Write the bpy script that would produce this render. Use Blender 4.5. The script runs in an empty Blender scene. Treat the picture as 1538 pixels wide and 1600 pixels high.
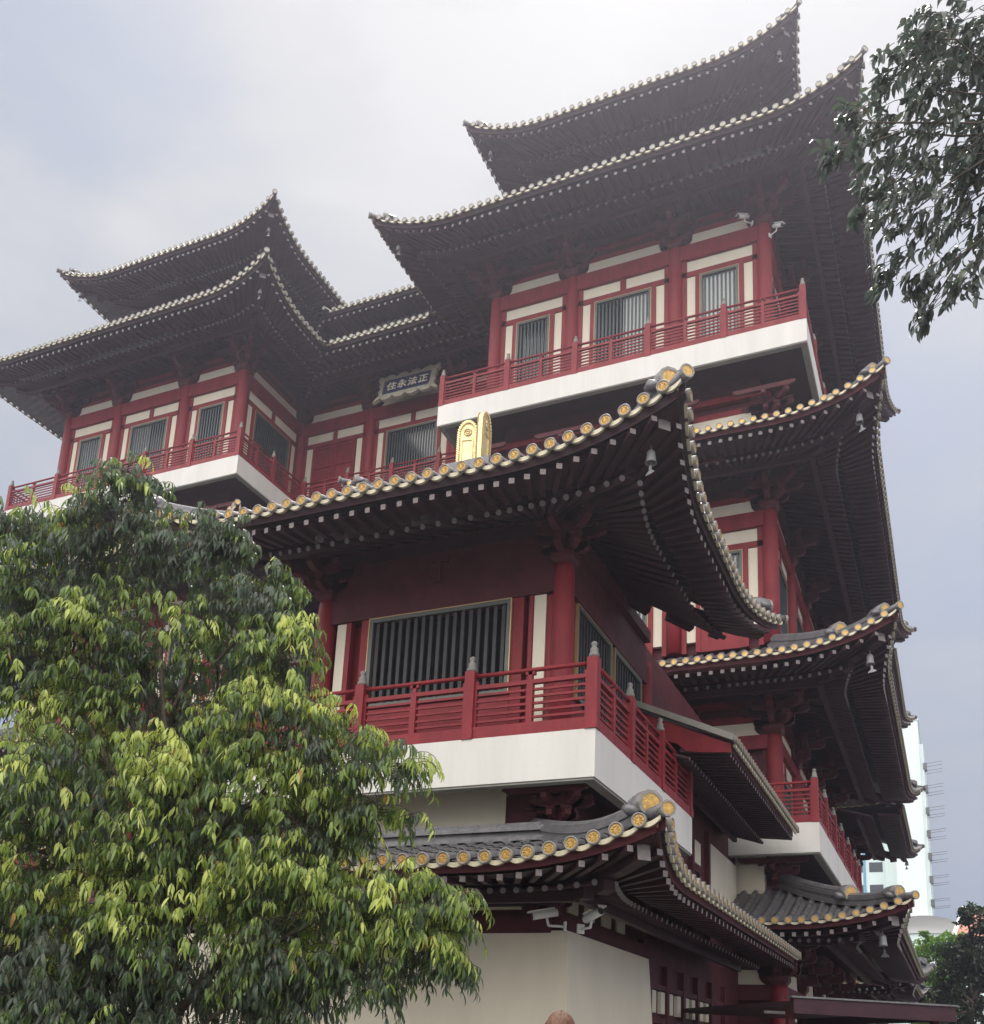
import bpy, math, random
from math import sin, cos, pi, radians, sqrt
from mathutils import Vector, Matrix
random.seed(7)
COL = bpy.context.scene.collection
scene = bpy.context.scene

# ------------------------------------------------------------------ helpers
def tag(o, label=None, cat=None, group=None, kind=None):
    if label: o['label'] = label
    if cat: o['category'] = cat
    if group: o['group'] = group
    if kind: o['kind'] = kind
    return o

def empty(name, loc=(0, 0, 0), parent=None):
    o = bpy.data.objects.new(name, None); COL.objects.link(o); o.location = loc
    if parent: o.parent = parent
    return o

class MB:
    def __init__(s): s.v = []; s.f = []; s.m = []; s.sm = []; s.ck = []
    def add(s, verts, faces, mi=0, smooth=False):
        b = len(s.v); s.v.extend(verts); s.ck.append((b, len(s.f)))
        for f in faces:
            s.f.append(tuple(b + i for i in f)); s.m.append(mi); s.sm.append(smooth)
    def hexa(s, p, mi=0, cap=None):
        # p: 8 points, 0-3 one end (ccw seen from outside reversed), 4-7 other end
        s.add(p, [(3, 2, 1, 0), (4, 5, 6, 7), (0, 1, 5, 4), (1, 2, 6, 5), (2, 3, 7, 6), (3, 0, 4, 7)], mi)
        if cap is not None: s.m[-6] = cap
    def box(s, x0, x1, y0, y1, z0, z1, mi=0):
        if x0 > x1: x0, x1 = x1, x0
        if y0 > y1: y0, y1 = y1, y0
        if z0 > z1: z0, z1 = z1, z0
        s.add([(x0, y0, z0), (x1, y0, z0), (x1, y1, z0), (x0, y1, z0), (x0, y0, z1), (x1, y0, z1), (x1, y1, z1), (x0, y1, z1)],
              [(3, 2, 1, 0), (4, 5, 6, 7), (0, 1, 5, 4), (1, 2, 6, 5), (2, 3, 7, 6), (3, 0, 4, 7)], mi)
    def prism(s, A, B, w, h, mi=0, cap=None, n=4, up=Vector((0, 0, 1))):
        A = Vector(A); B = Vector(B); d = (B - A).normalized()
        r = d.cross(up); r = r.normalized() if r.length > 1e-6 else Vector((1, 0, 0))
        q = r.cross(d).normalized()
        vs = []
        if n == 4:
            for P in (A, B):
                for a, b in ((-1, -1), (1, -1), (1, 1), (-1, 1)):
                    vs.append(tuple(P + r * (a * w / 2) + q * (b * h / 2)))
        else:
            for P in (A, B):
                for k in range(n):
                    t = 2 * pi * k / n
                    vs.append(tuple(P + r * (cos(t) * w / 2) + q * (sin(t) * h / 2)))
        fs = [tuple(range(n)), tuple(range(2 * n - 1, n - 1, -1))] + [((k + 1) % n, k, n + k, n + (k + 1) % n) for k in range(n)]
        b0 = len(s.f)
        s.add(vs, fs, mi, False)
        if cap is not None: s.m[b0] = cap
        if n > 4:
            for k in range(b0 + 2, len(s.f)): s.sm[k] = True
    def lathe(s, c, prof, n=12, mi=0, smooth=True):
        # prof list of (r, z) about vertical axis through c
        vs = []
        for r, z in prof:
            for k in range(n):
                t = 2 * pi * k / n
                vs.append((c[0] + r * cos(t), c[1] + r * sin(t), c[2] + z))
        fs = []
        for i in range(len(prof) - 1):
            for k in range(n):
                a = i * n + k; b = i * n + (k + 1) % n
                fs.append((a, b, b + n, a + n))
        fs.append(tuple(range(n - 1, -1, -1))); fs.append(tuple(range((len(prof) - 1) * n, len(prof) * n)))
        s.add(vs, fs, mi, smooth)
        s.sm[-1] = False; s.sm[-2] = False
    def sweep(s, pts, rad, n=6, mi=0):
        pts = [Vector(p) for p in pts]; vs = []
        for i, p in enumerate(pts):
            d = (pts[min(i + 1, len(pts) - 1)] - pts[max(i - 1, 0)]).normalized()
            r = d.cross(Vector((0, 0, 1)))
            r = r.normalized() if r.length > 1e-4 else Vector((1, 0, 0))
            q = r.cross(d)
            R = rad[i] if isinstance(rad, (list, tuple)) else rad
            for k in range(n):
                t = 2 * pi * k / n
                vs.append(tuple(p + r * (cos(t) * R) + q * (sin(t) * R)))
        fs = []
        for i in range(len(pts) - 1):
            for k in range(n):
                a = i * n + k; b = i * n + (k + 1) % n
                fs.append((b, a, a + n, b + n))
        fs.append(tuple(range(n))); fs.append(tuple(range(len(vs) - 1, len(vs) - n - 1, -1)))
        s.add(vs, fs, mi, True)
    def mesh(s, name, mats):
        me = bpy.data.meshes.new(name)
        me.from_pydata([tuple(v) for v in s.v], [], s.f)
        for m in (mats if isinstance(mats, (list, tuple)) else [mats]): me.materials.append(m)
        me.polygons.foreach_set('material_index', s.m)
        me.polygons.foreach_set('use_smooth', s.sm)
        me.update()
        return me
    def build(s, name, mats, parent=None):
        if not s.f: return None
        o = bpy.data.objects.new(name, s.mesh(name, mats)); COL.objects.link(o)
        if parent: o.parent = parent
        return o

def link_copy(name, me, parent, mw=None):
    o = bpy.data.objects.new(name, me); COL.objects.link(o)
    if parent: o.parent = parent
    if mw is not None: o.matrix_local = mw
    return o

# ------------------------------------------------------------------ materials
def mat(name, col, rough=.6, metal=0., noise=0., nscale=3., bump=0., bscale=40., streak=0., col2=None, spec=.5, emit=None):
    m = bpy.data.materials.new(name); m.use_nodes = True
    nt = m.node_tree; N = nt.nodes; L = nt.links
    b = N['Principled BSDF']
    b.inputs['Base Color'].default_value = (*col, 1); b.inputs['Roughness'].default_value = rough
    b.inputs['Metallic'].default_value = metal; b.inputs['Specular IOR Level'].default_value = spec
    tc = N.new('ShaderNodeTexCoord')
    if noise:
        nz = N.new('ShaderNodeTexNoise'); nz.inputs['Scale'].default_value = nscale; nz.inputs['Detail'].default_value = 8
        nz.inputs['Roughness'].default_value = .65
        if streak:
            mp = N.new('ShaderNodeMapping'); mp.inputs['Scale'].default_value = (1, 1, streak)
            L.new(tc.outputs['Object'], mp.inputs['Vector']); L.new(mp.outputs[0], nz.inputs['Vector'])
        else: L.new(tc.outputs['Object'], nz.inputs['Vector'])
        r = N.new('ShaderNodeValToRGB'); r.color_ramp.elements[0].position = .32; r.color_ramp.elements[1].position = .68
        c2 = col2 if col2 else tuple(c * (1 - noise) for c in col)
        r.color_ramp.elements[0].color = (*c2, 1); r.color_ramp.elements[1].color = (*col, 1)
        L.new(nz.outputs['Fac'], r.inputs[0]); L.new(r.outputs[0], b.inputs['Base Color'])
        mr = N.new('ShaderNodeMapRange'); mr.inputs['To Min'].default_value = min(1, rough + .12); mr.inputs['To Max'].default_value = max(.05, rough - .08)
        L.new(nz.outputs['Fac'], mr.inputs['Value']); L.new(mr.outputs[0], b.inputs['Roughness'])
    if bump:
        n2 = N.new('ShaderNodeTexNoise'); n2.inputs['Scale'].default_value = bscale; n2.inputs['Detail'].default_value = 6
        L.new(tc.outputs['Object'], n2.inputs['Vector'])
        bp = N.new('ShaderNodeBump'); bp.inputs['Strength'].default_value = bump; bp.inputs['Distance'].default_value = .02
        L.new(n2.outputs['Fac'], bp.inputs['Height']); L.new(bp.outputs[0], b.inputs['Normal'])
    if emit:
        b.inputs['Emission Color'].default_value = (*emit[0], 1); b.inputs['Emission Strength'].default_value = emit[1]
    return m

M = {}
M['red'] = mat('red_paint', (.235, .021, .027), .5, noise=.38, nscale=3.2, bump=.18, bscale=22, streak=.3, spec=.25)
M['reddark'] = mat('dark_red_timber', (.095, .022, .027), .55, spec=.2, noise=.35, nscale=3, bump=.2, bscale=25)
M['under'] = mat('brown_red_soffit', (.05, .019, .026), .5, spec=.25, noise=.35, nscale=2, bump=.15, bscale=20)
M['cream'] = mat('cream_plaster', (.66, .6, .48), .75, noise=.1, nscale=1.2, bump=.12, bscale=30, streak=.3)
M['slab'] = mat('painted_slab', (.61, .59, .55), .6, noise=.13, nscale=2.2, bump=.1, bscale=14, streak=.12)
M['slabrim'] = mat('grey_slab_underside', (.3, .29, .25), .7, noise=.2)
M['tile'] = mat('grey_roof_tile', (.135, .13, .135), .34, noise=.45, nscale=5, bump=.35, bscale=26, spec=.7)
M['tilerim'] = mat('tile_rim', (.26, .24, .215), .5, noise=.3, nscale=12, bump=.25, bscale=60)
M['gold'] = mat('gilt', (.66, .41, .12), .4, metal=.4, noise=.45, nscale=22, bump=.6, bscale=50)
M['goldbright'] = mat('bright_gold', (.82, .66, .34), .32, metal=.45, noise=.25, nscale=12, bump=.5, bscale=40)
M['drip'] = mat('drip_tile_edge', (.68, .62, .44), .45, noise=.3, nscale=14)
M['palecap'] = mat('pale_weathered_disc', (.42, .39, .31), .5, noise=.35, nscale=25)
M['rend'] = mat('painted_rafter_end', (.2, .17, .165), .55, noise=.25, nscale=20)
M['bar'] = mat('dark_green_window_bar', (.03, .05, .055), .4, noise=.2, nscale=8)
M['frame'] = mat('grey_green_frame', (.09, .1, .085), .45, noise=.2, nscale=6)
M['gilt_trim'] = mat('gilt_trim', (.45, .3, .14), .4, metal=.3)
M['glass'] = mat('dark_window_glass', (.012, .016, .02), .12, spec=.8)
M['void'] = mat('unlit_window_interior', (.006, .006, .007), .8, spec=.1)
M['barp'] = mat('dark_grey_window_bar', (.045, .047, .048), .5, noise=.2, nscale=8, spec=.25)
M['blind'] = mat('white_blind', (.72, .73, .7), .6, noise=.08, nscale=5)
M['stone'] = mat('grey_finial_stone', (.2, .19, .17), .6, noise=.35, nscale=14, bump=.3)
M['bronze'] = mat('weathered_bronze', (.25, .25, .25), .5, metal=.2, noise=.35, nscale=20)
M['white'] = mat('white_plastic', (.72, .72, .7), .45, noise=.08, nscale=20)
M['blackm'] = mat('black_rubber', (.02, .02, .02), .5)
M['plaqueblue'] = mat('blue_lacquer', (.016, .025, .085), .7, noise=.2)
M['plaqueframe'] = mat('carved_grey_gold_wood', (.52, .47, .36), .6, noise=.45, nscale=14, bump=.8, bscale=30)
M['plaquetext'] = mat('pale_gold_lettering', (.92, .84, .64), .45)
M['bark'] = mat('bark', (.09, .07, .05), .85, noise=.4, nscale=12, bump=.8, bscale=30)

def leafmat(name, stops, gloss=.35, trans=.5):
    m = bpy.data.materials.new(name); m.use_nodes = True
    nt = m.node_tree; N = nt.nodes; L = nt.links
    b = N['Principled BSDF']; out = N['Material Output']
    at = N.new('ShaderNodeAttribute'); at.attribute_name = 'tint'
    r = N.new('ShaderNodeValToRGB'); e = r.color_ramp.elements
    while len(e) < len(stops): e.new(.5)
    for i, (p, c) in enumerate(stops): e[i].position = p; e[i].color = (*c, 1)
    L.new(at.outputs['Fac'], r.inputs[0])
    L.new(r.outputs[0], b.inputs['Base Color']); b.inputs['Roughness'].default_value = gloss
    tr = N.new('ShaderNodeBsdfTranslucent'); mx = N.new('ShaderNodeMixShader'); mx.inputs[0].default_value = trans
    hs = N.new('ShaderNodeHueSaturation'); hs.inputs['Saturation'].default_value = 1.1; hs.inputs['Value'].default_value = 1.7
    hs.inputs['Hue'].default_value = .485
    L.new(r.outputs[0], hs.inputs['Color']); L.new(hs.outputs[0], tr.inputs['Color'])
    L.new(b.outputs[0], mx.inputs[1]); L.new(tr.outputs[0], mx.inputs[2]); L.new(mx.outputs[0], out.inputs['Surface'])
    return m
M['leaf'] = leafmat('drooping_leaf', [(0, (.085, .11, .08)), (.3, (.06, .105, .04)), (.52, (.13, .2, .045)), (.78, (.29, .37, .085)), (.97, (.5, .56, .16)), (1, (.4, .22, .07))], .3, .45)  # lowest stop holds the grey-green sheen painted into the top leaves
M['leaf2'] = leafmat('dark_oval_leaf', [(0, (.04, .055, .046)), (.6, (.07, .09, .07)), (.9, (.11, .14, .09)), (1, (.14, .16, .08))], .3, .3)  # grey lifted into the leaf colour to imitate the glare veil
M['leaf3'] = leafmat('fresh_green_leaf', [(0, (.04, .1, .012)), (.6, (.09, .2, .02)), (1, (.2, .3, .03))], .5, .4)
M['leaf4'] = leafmat('dark_far_leaf', [(0, (.012, .025, .012)), (.7, (.03, .05, .022)), (1, (.07, .1, .04))], .4, .25)

# ------------------------------------------------------------------ roof kit
temple = empty('temple_building', (-8, 24, 0))
tag(temple, 'red and cream multi-storey Chinese temple with upturned grey tiled roofs', 'temple')
TINV = Matrix.Translation(-temple.location)
_build = MB.build
def tb(mb, name, mats, parent=None):
    """build under the temple; geometry is in world coordinates"""
    if not mb.f: return None
    if parent is None:
        o = _build(mb, name, mats, temple); o.matrix_parent_inverse = TINV
    else:
        o = _build(mb, name, mats, parent)
    return o
def tb_copy(name, me, mw, parent=None):
    o = bpy.data.objects.new(name, me); COL.objects.link(o)
    o.parent = parent or temple
    if parent is None: o.matrix_parent_inverse = TINV
    o.matrix_basis = mw
    return o

SPLITS = {}
def tb_split(mb, name, rest, mats, parent=None, limit=95):
    """each piece of the mesh becomes a part of its own, up to the limit; the remainder is one piece"""
    R = MB()
    for i, (v0, f0) in enumerate(mb.ck):
        v1, f1 = mb.ck[i + 1] if i + 1 < len(mb.ck) else (len(mb.v), len(mb.f))
        q = MB() if SPLITS.get(name, 0) < limit else R
        b = len(q.v); q.ck.append(0); q.v += mb.v[v0:v1]; q.f += [tuple(j - v0 + b for j in f) for f in mb.f[f0:f1]]; q.m += mb.m[f0:f1]; q.sm += mb.sm[f0:f1]
        if q is not R: SPLITS[name] = SPLITS.get(name, 0) + 1; tb(q, name, mats, parent)
    if R.f: tb(R, rest, mats, parent)['kind'] = 'stuff'
def cap_mesh(petals=True, R=.085):
    mb = MB(); n = 20
    vs = []; prof = [(R, .05), (R, 0), (R * .86, -.006), (R * .78, .006), (R * .72, .01)]
    for r, y in prof:
        for k in range(n):
            t = 2 * pi * k / n; vs.append((r * cos(t), y, r * sin(t)))
    fs = []
    for i in range(len(prof) - 1):
        for k in range(n):
            a = i * n + k; b = i * n + (k + 1) % n
            fs.append((a, b, b + n, a + n))
    mb.add(vs, fs, 0, True)
    mb.add([(R * .72 * cos(2 * pi * k / n), .008, R * .72 * sin(2 * pi * k / n)) for k in range(n)], [tuple(range(n))[::-1]], 1)
    for k in range(n): pass
    if petals:
        for k in range(8):
            t = 2 * pi * k / 8; w = .19
            p = [(R * .2 * cos(t), -.004, R * .2 * sin(t)), (R * .5 * cos(t - w), -.002, R * .5 * sin(t - w)), (R * .66 * cos(t), .004, R * .66 * sin(t)), (R * .5 * cos(t + w), -.002, R * .5 * sin(t + w)), (R * .45 * cos(t), -.012, R * .45 * sin(t))]
            mb.add(p, [(1, 0, 4), (2, 1, 4), (3, 2, 4), (0, 3, 4)], 1)
        mb.add([(R * .14 * cos(2 * pi * k / 8), -.01, R * .14 * sin(2 * pi * k / 8)) for k in range(8)], [tuple(range(8))[::-1]], 1)
    return mb
CAPM = cap_mesh().mesh('round_end_tile', [M['tilerim'], M['gold']])
CAP_LEFT = [98]

class Roof:
    def __init__(s, name_label, zE, lift, c, sweep, D, rise, sp=.27, r=.07, ring=.6, scale=1., indiv=False, bell=False, sof=.3, disc='gold', purlin=True, fas='reddark'):
        s.purlin = purlin; s.fasm = fas
        s.disc_mat = disc
        s.label = name_label; s.zE = zE; s.lift = lift; s.c = c; s.sweep_ = sweep; s.D = D; s.rise = rise
        s.sp = sp; s.r = r; s.ring = ring; s.k = scale; s.indiv = indiv; s.bell = bell; s.sof = sof
        s.tile = MB(); s.caps = MB(); s.drip = MB(); s.fas = MB(); s.raf = MB(); s.hip = MB(); s.beam = MB()
        s.capobjs = []; s.hips = []
    def t(s, q, L, e0, e1):
        v = 0
        if e0 == 'hip': v = max(v, max(0, 1 - q / s.c) ** 2 if q > 0 else 1)
        if e1 == 'hip': v = max(v, max(0, 1 - (L - q) / s.c) ** 2 if q < L else 1)
        return v
    def side(s, P0, P1, e0, e1, full=True):
        P0 = Vector((*P0, 0)); P1 = Vector((*P1, 0)); L = (P1 - P0).length; u = (P1 - P0) / L; n = Vector((-u.y, u.x, 0))
        D = s.D; Z = Vector((0, 0, 1)); k = s.k
        T = lambda q: s.t(q, L, e0, e1)
        d0f = lambda q: s.sweep_ * (1 - T(q))
        def zt(q, d):
            x = max(0, min(1, d / D)); return s.zE + s.lift * T(q) * (1 - x) + s.rise * (.72 * x + .28 * x * x)
        def P(q, d, dz=0): return P0 + u * q + n * d + Z * (zt(q, d) + dz)
        def dr(q):
            lo = d0f(q); hi = D
            if e0 == 'hip': hi = min(hi, q)
            if e1 == 'hip': hi = min(hi, L - q)
            if e0 == 'valley' and q < 0: lo = -q
            if e1 == 'valley' and q > L: lo = q - L
            return lo, max(lo, hi)
        qa = -D if e0 == 'valley' else 0; qb = L + D if e1 == 'valley' else L
        cnt = max(2, round((qb - qa) / s.sp)); sp = (qb - qa) / cnt
        qs = [qa + sp * i for i in range(cnt + 1)]
        # pan tiles
        for i in range(cnt):
            q0, q1 = qs[i], qs[i + 1]; qm = (q0 + q1) / 2
            a0, b0 = dr(q0); am, bm = dr(qm); a1, b1 = dr(q1)
            m = max(1, int(max(b0 - a0, b1 - a1) / s.ring)) if full else 2
            vs = []
            for j in range(m + 1):
                w = j / m
                vs += [tuple(P(q0, a0 + (b0 - a0) * w)), tuple(P(qm, am + (bm - am) * w, -.035)), tuple(P(q1, a1 + (b1 - a1) * w))]
            fs = []
            for j in range(m):
                o = 3 * j; fs += [(o, o + 1, o + 4, o + 3), (o + 1, o + 2, o + 5, o + 4)]
            s.tile.add(vs, fs, 0, False)
        # barrel tiles
        for i, q in enumerate(qs):
            if (e0 == 'hip' and i == 0) or (e1 == 'hip' and i == cnt): continue
            a, b = dr(q)
            front = (a <= d0f(q) + 1e-6)
            if front: a -= .05
            if b - a < .08: b = a + .12
            seg = .32 if s.ring < .5 else s.ring
            m = max(1, round((b - a) / seg)) if full else 2
            ns = 6; vs = []; fs = []; r = s.r
            for j in range(m):
                for (w, rr) in ((j / m, r * 1.06), ((j + 1) / m, r * .9)):
                    c = P(q, a + (b - a) * w, .0)
                    for h in range(ns + 1):
                        an = pi * h / ns
                        vs.append(tuple(c + u * (cos(an) * rr) + Z * (sin(an) * rr * 1.05 + .0)))
                o = j * 2 * (ns + 1)
                for h in range(ns): fs.append((o + h, o + h + 1, o + ns + 2 + h, o + ns + 1 + h))
            s.tile.add(vs, fs, 0, True)
            if front:
                c = P(q, a - .03, .012)
                Rr = s.r * 1.14
                if s.indiv and CAP_LEFT[0] > 0 and full:
                    CAP_LEFT[0] -= 1
                    mw = Matrix.Translation(c) @ Matrix(((u.x, n.x, 0, 0), (u.y, n.y, 0, 0), (0, 0, 1, 0), (0, 0, 0, 1))) @ Matrix.Rotation(random.uniform(-.12, .12), 4, 'Y') @ Matrix.Scale(Rr / .085, 4)
                    s.capobjs.append(mw)
                else: s.disc(c, u, Z, -n, Rr)
            # drip crescent
            if i < cnt and front and qs[i + 1] <= L + 1e-6:
                q1 = qs[i + 1]; vs = []; K = 6
                for h in range(K + 1):
                    w = .1 + .8 * h / K; qq = q + (q1 - q) * w; sag = 4 * w * (1 - w)
                    c = P(qq, d0f(qq) - .035, -.012)
                    vs += [tuple(c - Z * (.03 * sag)), tuple(c - Z * (.03 + .055 * sag)), tuple(c - Z * (.03 + .055 * sag) + n * .04)]
                fs = []
                for h in range(K): o = 3 * h; fs += [(o, o + 1, o + 4, o + 3), (o + 1, o + 2, o + 5, o + 4)]
                s.drip.add(vs, fs, 0, False)
        if not full: return
        # fascia boards
        m = max(4, int(L / .35)); prev = None
        for j in range(m + 1):
            q = L * j / m
            d = d0f(q) + .07 * k; d2 = max(d + .02, min(d + .07 * k, (q if e0 == 'hip' else 99) , (L - q if e1 == 'hip' else 99)) if T(q) > .97 else d + .07 * k)
            zz = -.05 * k; hh = .16 * k
            cur = [P(q, d, zz - hh), P(q, d, zz), P(q, d2, zz), P(q, d2, zz - hh)]
            if prev: s.fas.hexa([tuple(v) for v in prev] + [tuple(v) for v in cur])
            prev = cur
        # soffit: two stepped planes
        d1 = .38 * D
        def zs(q, d, layer):
            x = max(0, min(1, d / D)); base = s.zE + s.lift * T(q) * (1 - x)
            if layer == 0: return base - .17 * k + .1 * (d - .2)
            return base - .17 * k + .1 * (d1 - .2) - .13 * k + s.sof * (d - d1)
        def tgt(q):  # fan mapping of rafters towards the corner column
            F = 1.25 * D
            if e0 == 'hip' and q < F: return D + (F - D) * (q / F)
            if e1 == 'hip' and q > L - F: return L - D - (F - D) * ((L - q) / F)
            return q
        nR = cnt
        for layer, (da, db) in enumerate((((.16 * k), d1 + .02), (d1 - .12 * k, D))):
            rows = 3; pv = None
            for i in range(nR + 1):
                q = qs[i]
                if q < -1e-6 and e0 == 'valley': pass
                tq = tgt(q)
                # rafter path
                def pt(x):   # x fraction 0..1 of D
                    d = x * D; return q + (tq - q) * x, d
                xa = (d0f(q) + da) / D; xb = min(1, db / D)
                if e0 == 'valley' and q < 0: xa = max(xa, -q / D)
                if e1 == 'valley' and q > L: xa = max(xa, (q - L) / D)
                if xb - xa < .04:
                    pv = None; continue
                line = []
                for j in range(rows + 1):
                    x = xa + (xb - xa) * j / rows; qq, d = pt(x)
                    line.append(P0 + u * qq + n * d + Z * zs(qq, d, layer))
                if pv:
                    vs = [tuple(v) for v in pv] + [tuple(v) for v in line]
                    s.fas.add(vs, [(j, j + 1, rows + 2 + j, rows + 1 + j) for j in range(rows)], 1)
                pv = line
                if i in (0, nR) and (e0 == 'hip' and i == 0 or e1 == 'hip' and i == nR): continue
                w = .085 * k if layer == 0 else .095 * k
                a = line[0]; b = line[-1]; off = Z * (-w * .55)
                half = sp / 2
                # shift to middle of bay
                if i < nR or True:
                    if layer == 0: s.raf.prism(a + off - (b - a).normalized() * .05, b + off, w, w, 0, 1, 4)
                    else: s.raf.prism(a + off - (b - a).normalized() * .05, b + off, w, w, 0, 1, 8)
        # purlins below the rafters
        for dd, hh, ww in ((.6 * D, .16 * k, .12 * k), (.985 * D, .26 * k, .14 * k)):
            lo = dd if e0 == 'hip' else (-dd if e0 == 'valley' else 0); hi = L - dd if e1 == 'hip' else (L + dd if e1 == 'valley' else L)
            if hi - lo < .3 or (not s.purlin and dd < .9 * D): continue
            z = s.zE - .17 * k + .1 * (d1 - .2) - .13 * k + s.sof * (dd - d1) - .1 * k - hh / 2
            A = P0 + u * lo + n * dd + Z * z; B = P0 + u * hi + n * dd + Z * z
            s.beam.prism(A, B, ww, hh)
        # eave backing board closing the lower step
        A = None
        # hips: remember corners
        if e0 == 'hip': s.hips.append((P0.copy(), (u + n).normalized()))
        s._last = (P0, u, n, L)
    def disc(s, c, u, w, o, R, petals=False):
        n = 10; vs = []
        for r, dd in ((R, -.05), (R, 0), (R * .74, .0)):
            for k in range(n):
                t = 2 * pi * k / n; vs.append(tuple(c + u * (r * cos(t)) + w * (r * sin(t)) + o * dd))
        fs = []
        for i in range(2):
            for k in range(n):
                a = i * n + k; b = i * n + (k + 1) % n; fs.append((a, b, b + n, a + n))
        s.caps.add(vs, fs, 0)
        s.caps.add([tuple(c + u * (R * .74 * cos(2 * pi * k / n)) + w * (R * .74 * sin(2 * pi * k / n)) - o * .006) for k in range(n)], [tuple(range(n))], 1)
    def hipridge(s, corner, dirv, beams=True, reach=1.0, orn=True):
        """corner: 2D tip; dirv: unit diagonal towards the inside"""
        C = Vector((*corner, 0)); dv = Vector((*dirv, 0)).normalized(); Z = Vector((0, 0, 1)); k = s.k; side = Vector((-dv.y, dv.x, 0))
        def zt(d):
            x = max(0, min(1, d / s.D)); tt = max(0, 1 - d / s.c) ** 2
            return s.zE + s.lift * tt * (1 - x) + s.rise * (.72 * x + .28 * x * x)
        def pts(d): return C + dv * (d * sqrt(2)) + Z * zt(d)
        prof = [(-.12, 0), (-.12, .07), (-.1, .075), (-.1, .13), (-.12, .135), (-.12, .2), (-.1, .205), (-.1, .24), (-.05, .285), (0, .3), (.05, .285), (.1, .24), (.1, .205), (.12, .2), (.12, .135), (.1, .13), (.1, .075), (.12, .07), (.12, 0)]
        N = 12; d_s = .28 * k
        for (da, db, sc) in (((d_s, s.D * reach, 1.25 * k),) if s.indiv else ((d_s, s.D * reach, .95 * k), (s.D * .42, s.D * reach, 1.3 * k))):
            rings = []
            for i in range(N + 1):
                d = da + (db - da) * i / N; p = pts(d)
                rings.append([tuple(p + side * (a * sc) + Z * (b * sc)) for a, b in prof])
            vs = [v for r in rings for v in r]; m = len(prof); fs = []
            for i in range(N):
                for j in range(m - 1): fs.append((i * m + j, i * m + j + 1, (i + 1) * m + j + 1, (i + 1) * m + j))
            fs.append(tuple(range(m - 1, -1, -1)))
            s.hip.add(vs, fs, 0)
            if orn:
                p = pts(da) + Z * (.2 * sc)
                R = .15 * sc
                s.disc2(p - dv * .06, side, Z, dv, R)
                s.hip.sweep([p - dv * .05, p + dv * .12, p + dv * .3 * k, p + dv * .5 * k - Z * .03], [R * .98, R * 1.05, R * .9, R * .5], 10)
                for sg in (-1, 1):
                    s.hip.sweep([p + side * sg * R * .7 + Z * (-.09), p + side * sg * R * 1.25 + dv * .08 + Z * (-.06), p + side * sg * R * 1.1 + dv * .2 + Z * (-.02)], [R * .35, R * .45, R * .3], 8)
        # tip tile
        p = pts(0) + Z * (.02)
        s.disc2(p - dv * .09, side, Z, dv, s.r * 1.3)
        s.hip.sweep([p - dv * .08, p + dv * .2, p + dv * .5], s.r * 1.1, 10)
        if beams:
            def zb(d):
                x = d / s.D; tt = max(0, 1 - d / s.c) ** 2; return s.zE + s.lift * tt * (1 - x) - .32 * k + (s.sof * .72) * d
            w = .19 * k; P = None; ds = [.36 * k, .75 * k, 1.2 * k, s.D * .7, s.D]
            for i in range(len(ds) - 1):
                A = C + dv * (ds[i] * sqrt(2)) + Z * zb(ds[i]); B = C + dv * (ds[i + 1] * sqrt(2)) + Z * zb(ds[i + 1])
                s.beam.prism(A, B, w, w * 1.15, 0, 1 if i == 0 else None)
                A2 = A - Z * w * 1.05 + dv * (.42 * k); B2 = B - Z * w * 1.05
                if i == 0: A2 = A + dv * .5 * k - Z * w * 1.05
                if (B2 - A2).dot(dv) > .05: s.beam.prism(A2, B2, w * .9, w, 0, 1 if i == 0 else None)
            return C + dv * (.62 * k * sqrt(2)) + Z * (zb(.62 * k) - w * .6)
    def disc2(s, c, u, w, dv, R):
        s.disc(c, u, w, -dv, R)
    def finish(s):
        o = tb(s.tile, 'roof', M['tile'])
        if s.label: o['label'] = s.label
        if s.caps.f: o2 = tb(s.caps, 'round_end_tiles', [M['tilerim'], M[s.disc_mat]], o); o2['kind'] = 'stuff'
        tb(s.drip, 'drip_tiles', M['drip'], o)
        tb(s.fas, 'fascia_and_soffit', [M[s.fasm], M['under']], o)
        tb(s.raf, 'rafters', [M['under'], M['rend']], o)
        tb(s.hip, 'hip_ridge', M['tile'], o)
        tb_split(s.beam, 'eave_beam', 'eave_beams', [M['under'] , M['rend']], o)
        for mw in s.capobjs: tb_copy('round_end_tile', CAPM, mw, o)
        return o

BELLS = []
def rect_roof(lbl, x0, x1, y0, y1, sides='frbl', valley_r=None, valley_l=None, beams=True, **kw):
    """x0..x1,y0..y1: corner tips. valley_r / valley_l: y at which the side eave meets a recessed front."""
    R = Roof(lbl, **kw)
    k = kw.get('scale', 1.)
    if 'f' in sides: R.side((x0, y0), (x1, y0), 'hip', 'hip')
    if 'r' in sides:
        if valley_r: R.side((x1, y0), (x1, valley_r), 'hip', 'valley')
        else: R.side((x1, y0), (x1, y1), 'hip', 'hip')
    if 'b' in sides: R.side((x1, y1), (x0, y1), 'hip', 'hip', full=False)
    if 'l' in sides:
        if valley_l: R.side((x0, valley_l), (x0, y0), 'valley', 'hip')
        else: R.side((x0, y1), (x0, y0), 'hip', 'hip', full=('L' in sides))
    b = []
    b.append(R.hipridge((x0, y0), (1, 1)))
    b.append(R.hipridge((x1, y0), (-1, 1)))
    if not valley_r: b.append(R.hipridge((x1, y1), (-1, -1)))
    if not valley_l: b.append(R.hipridge((x0, y1), (1, -1)))
    o = R.finish()
    return o, b

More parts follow.
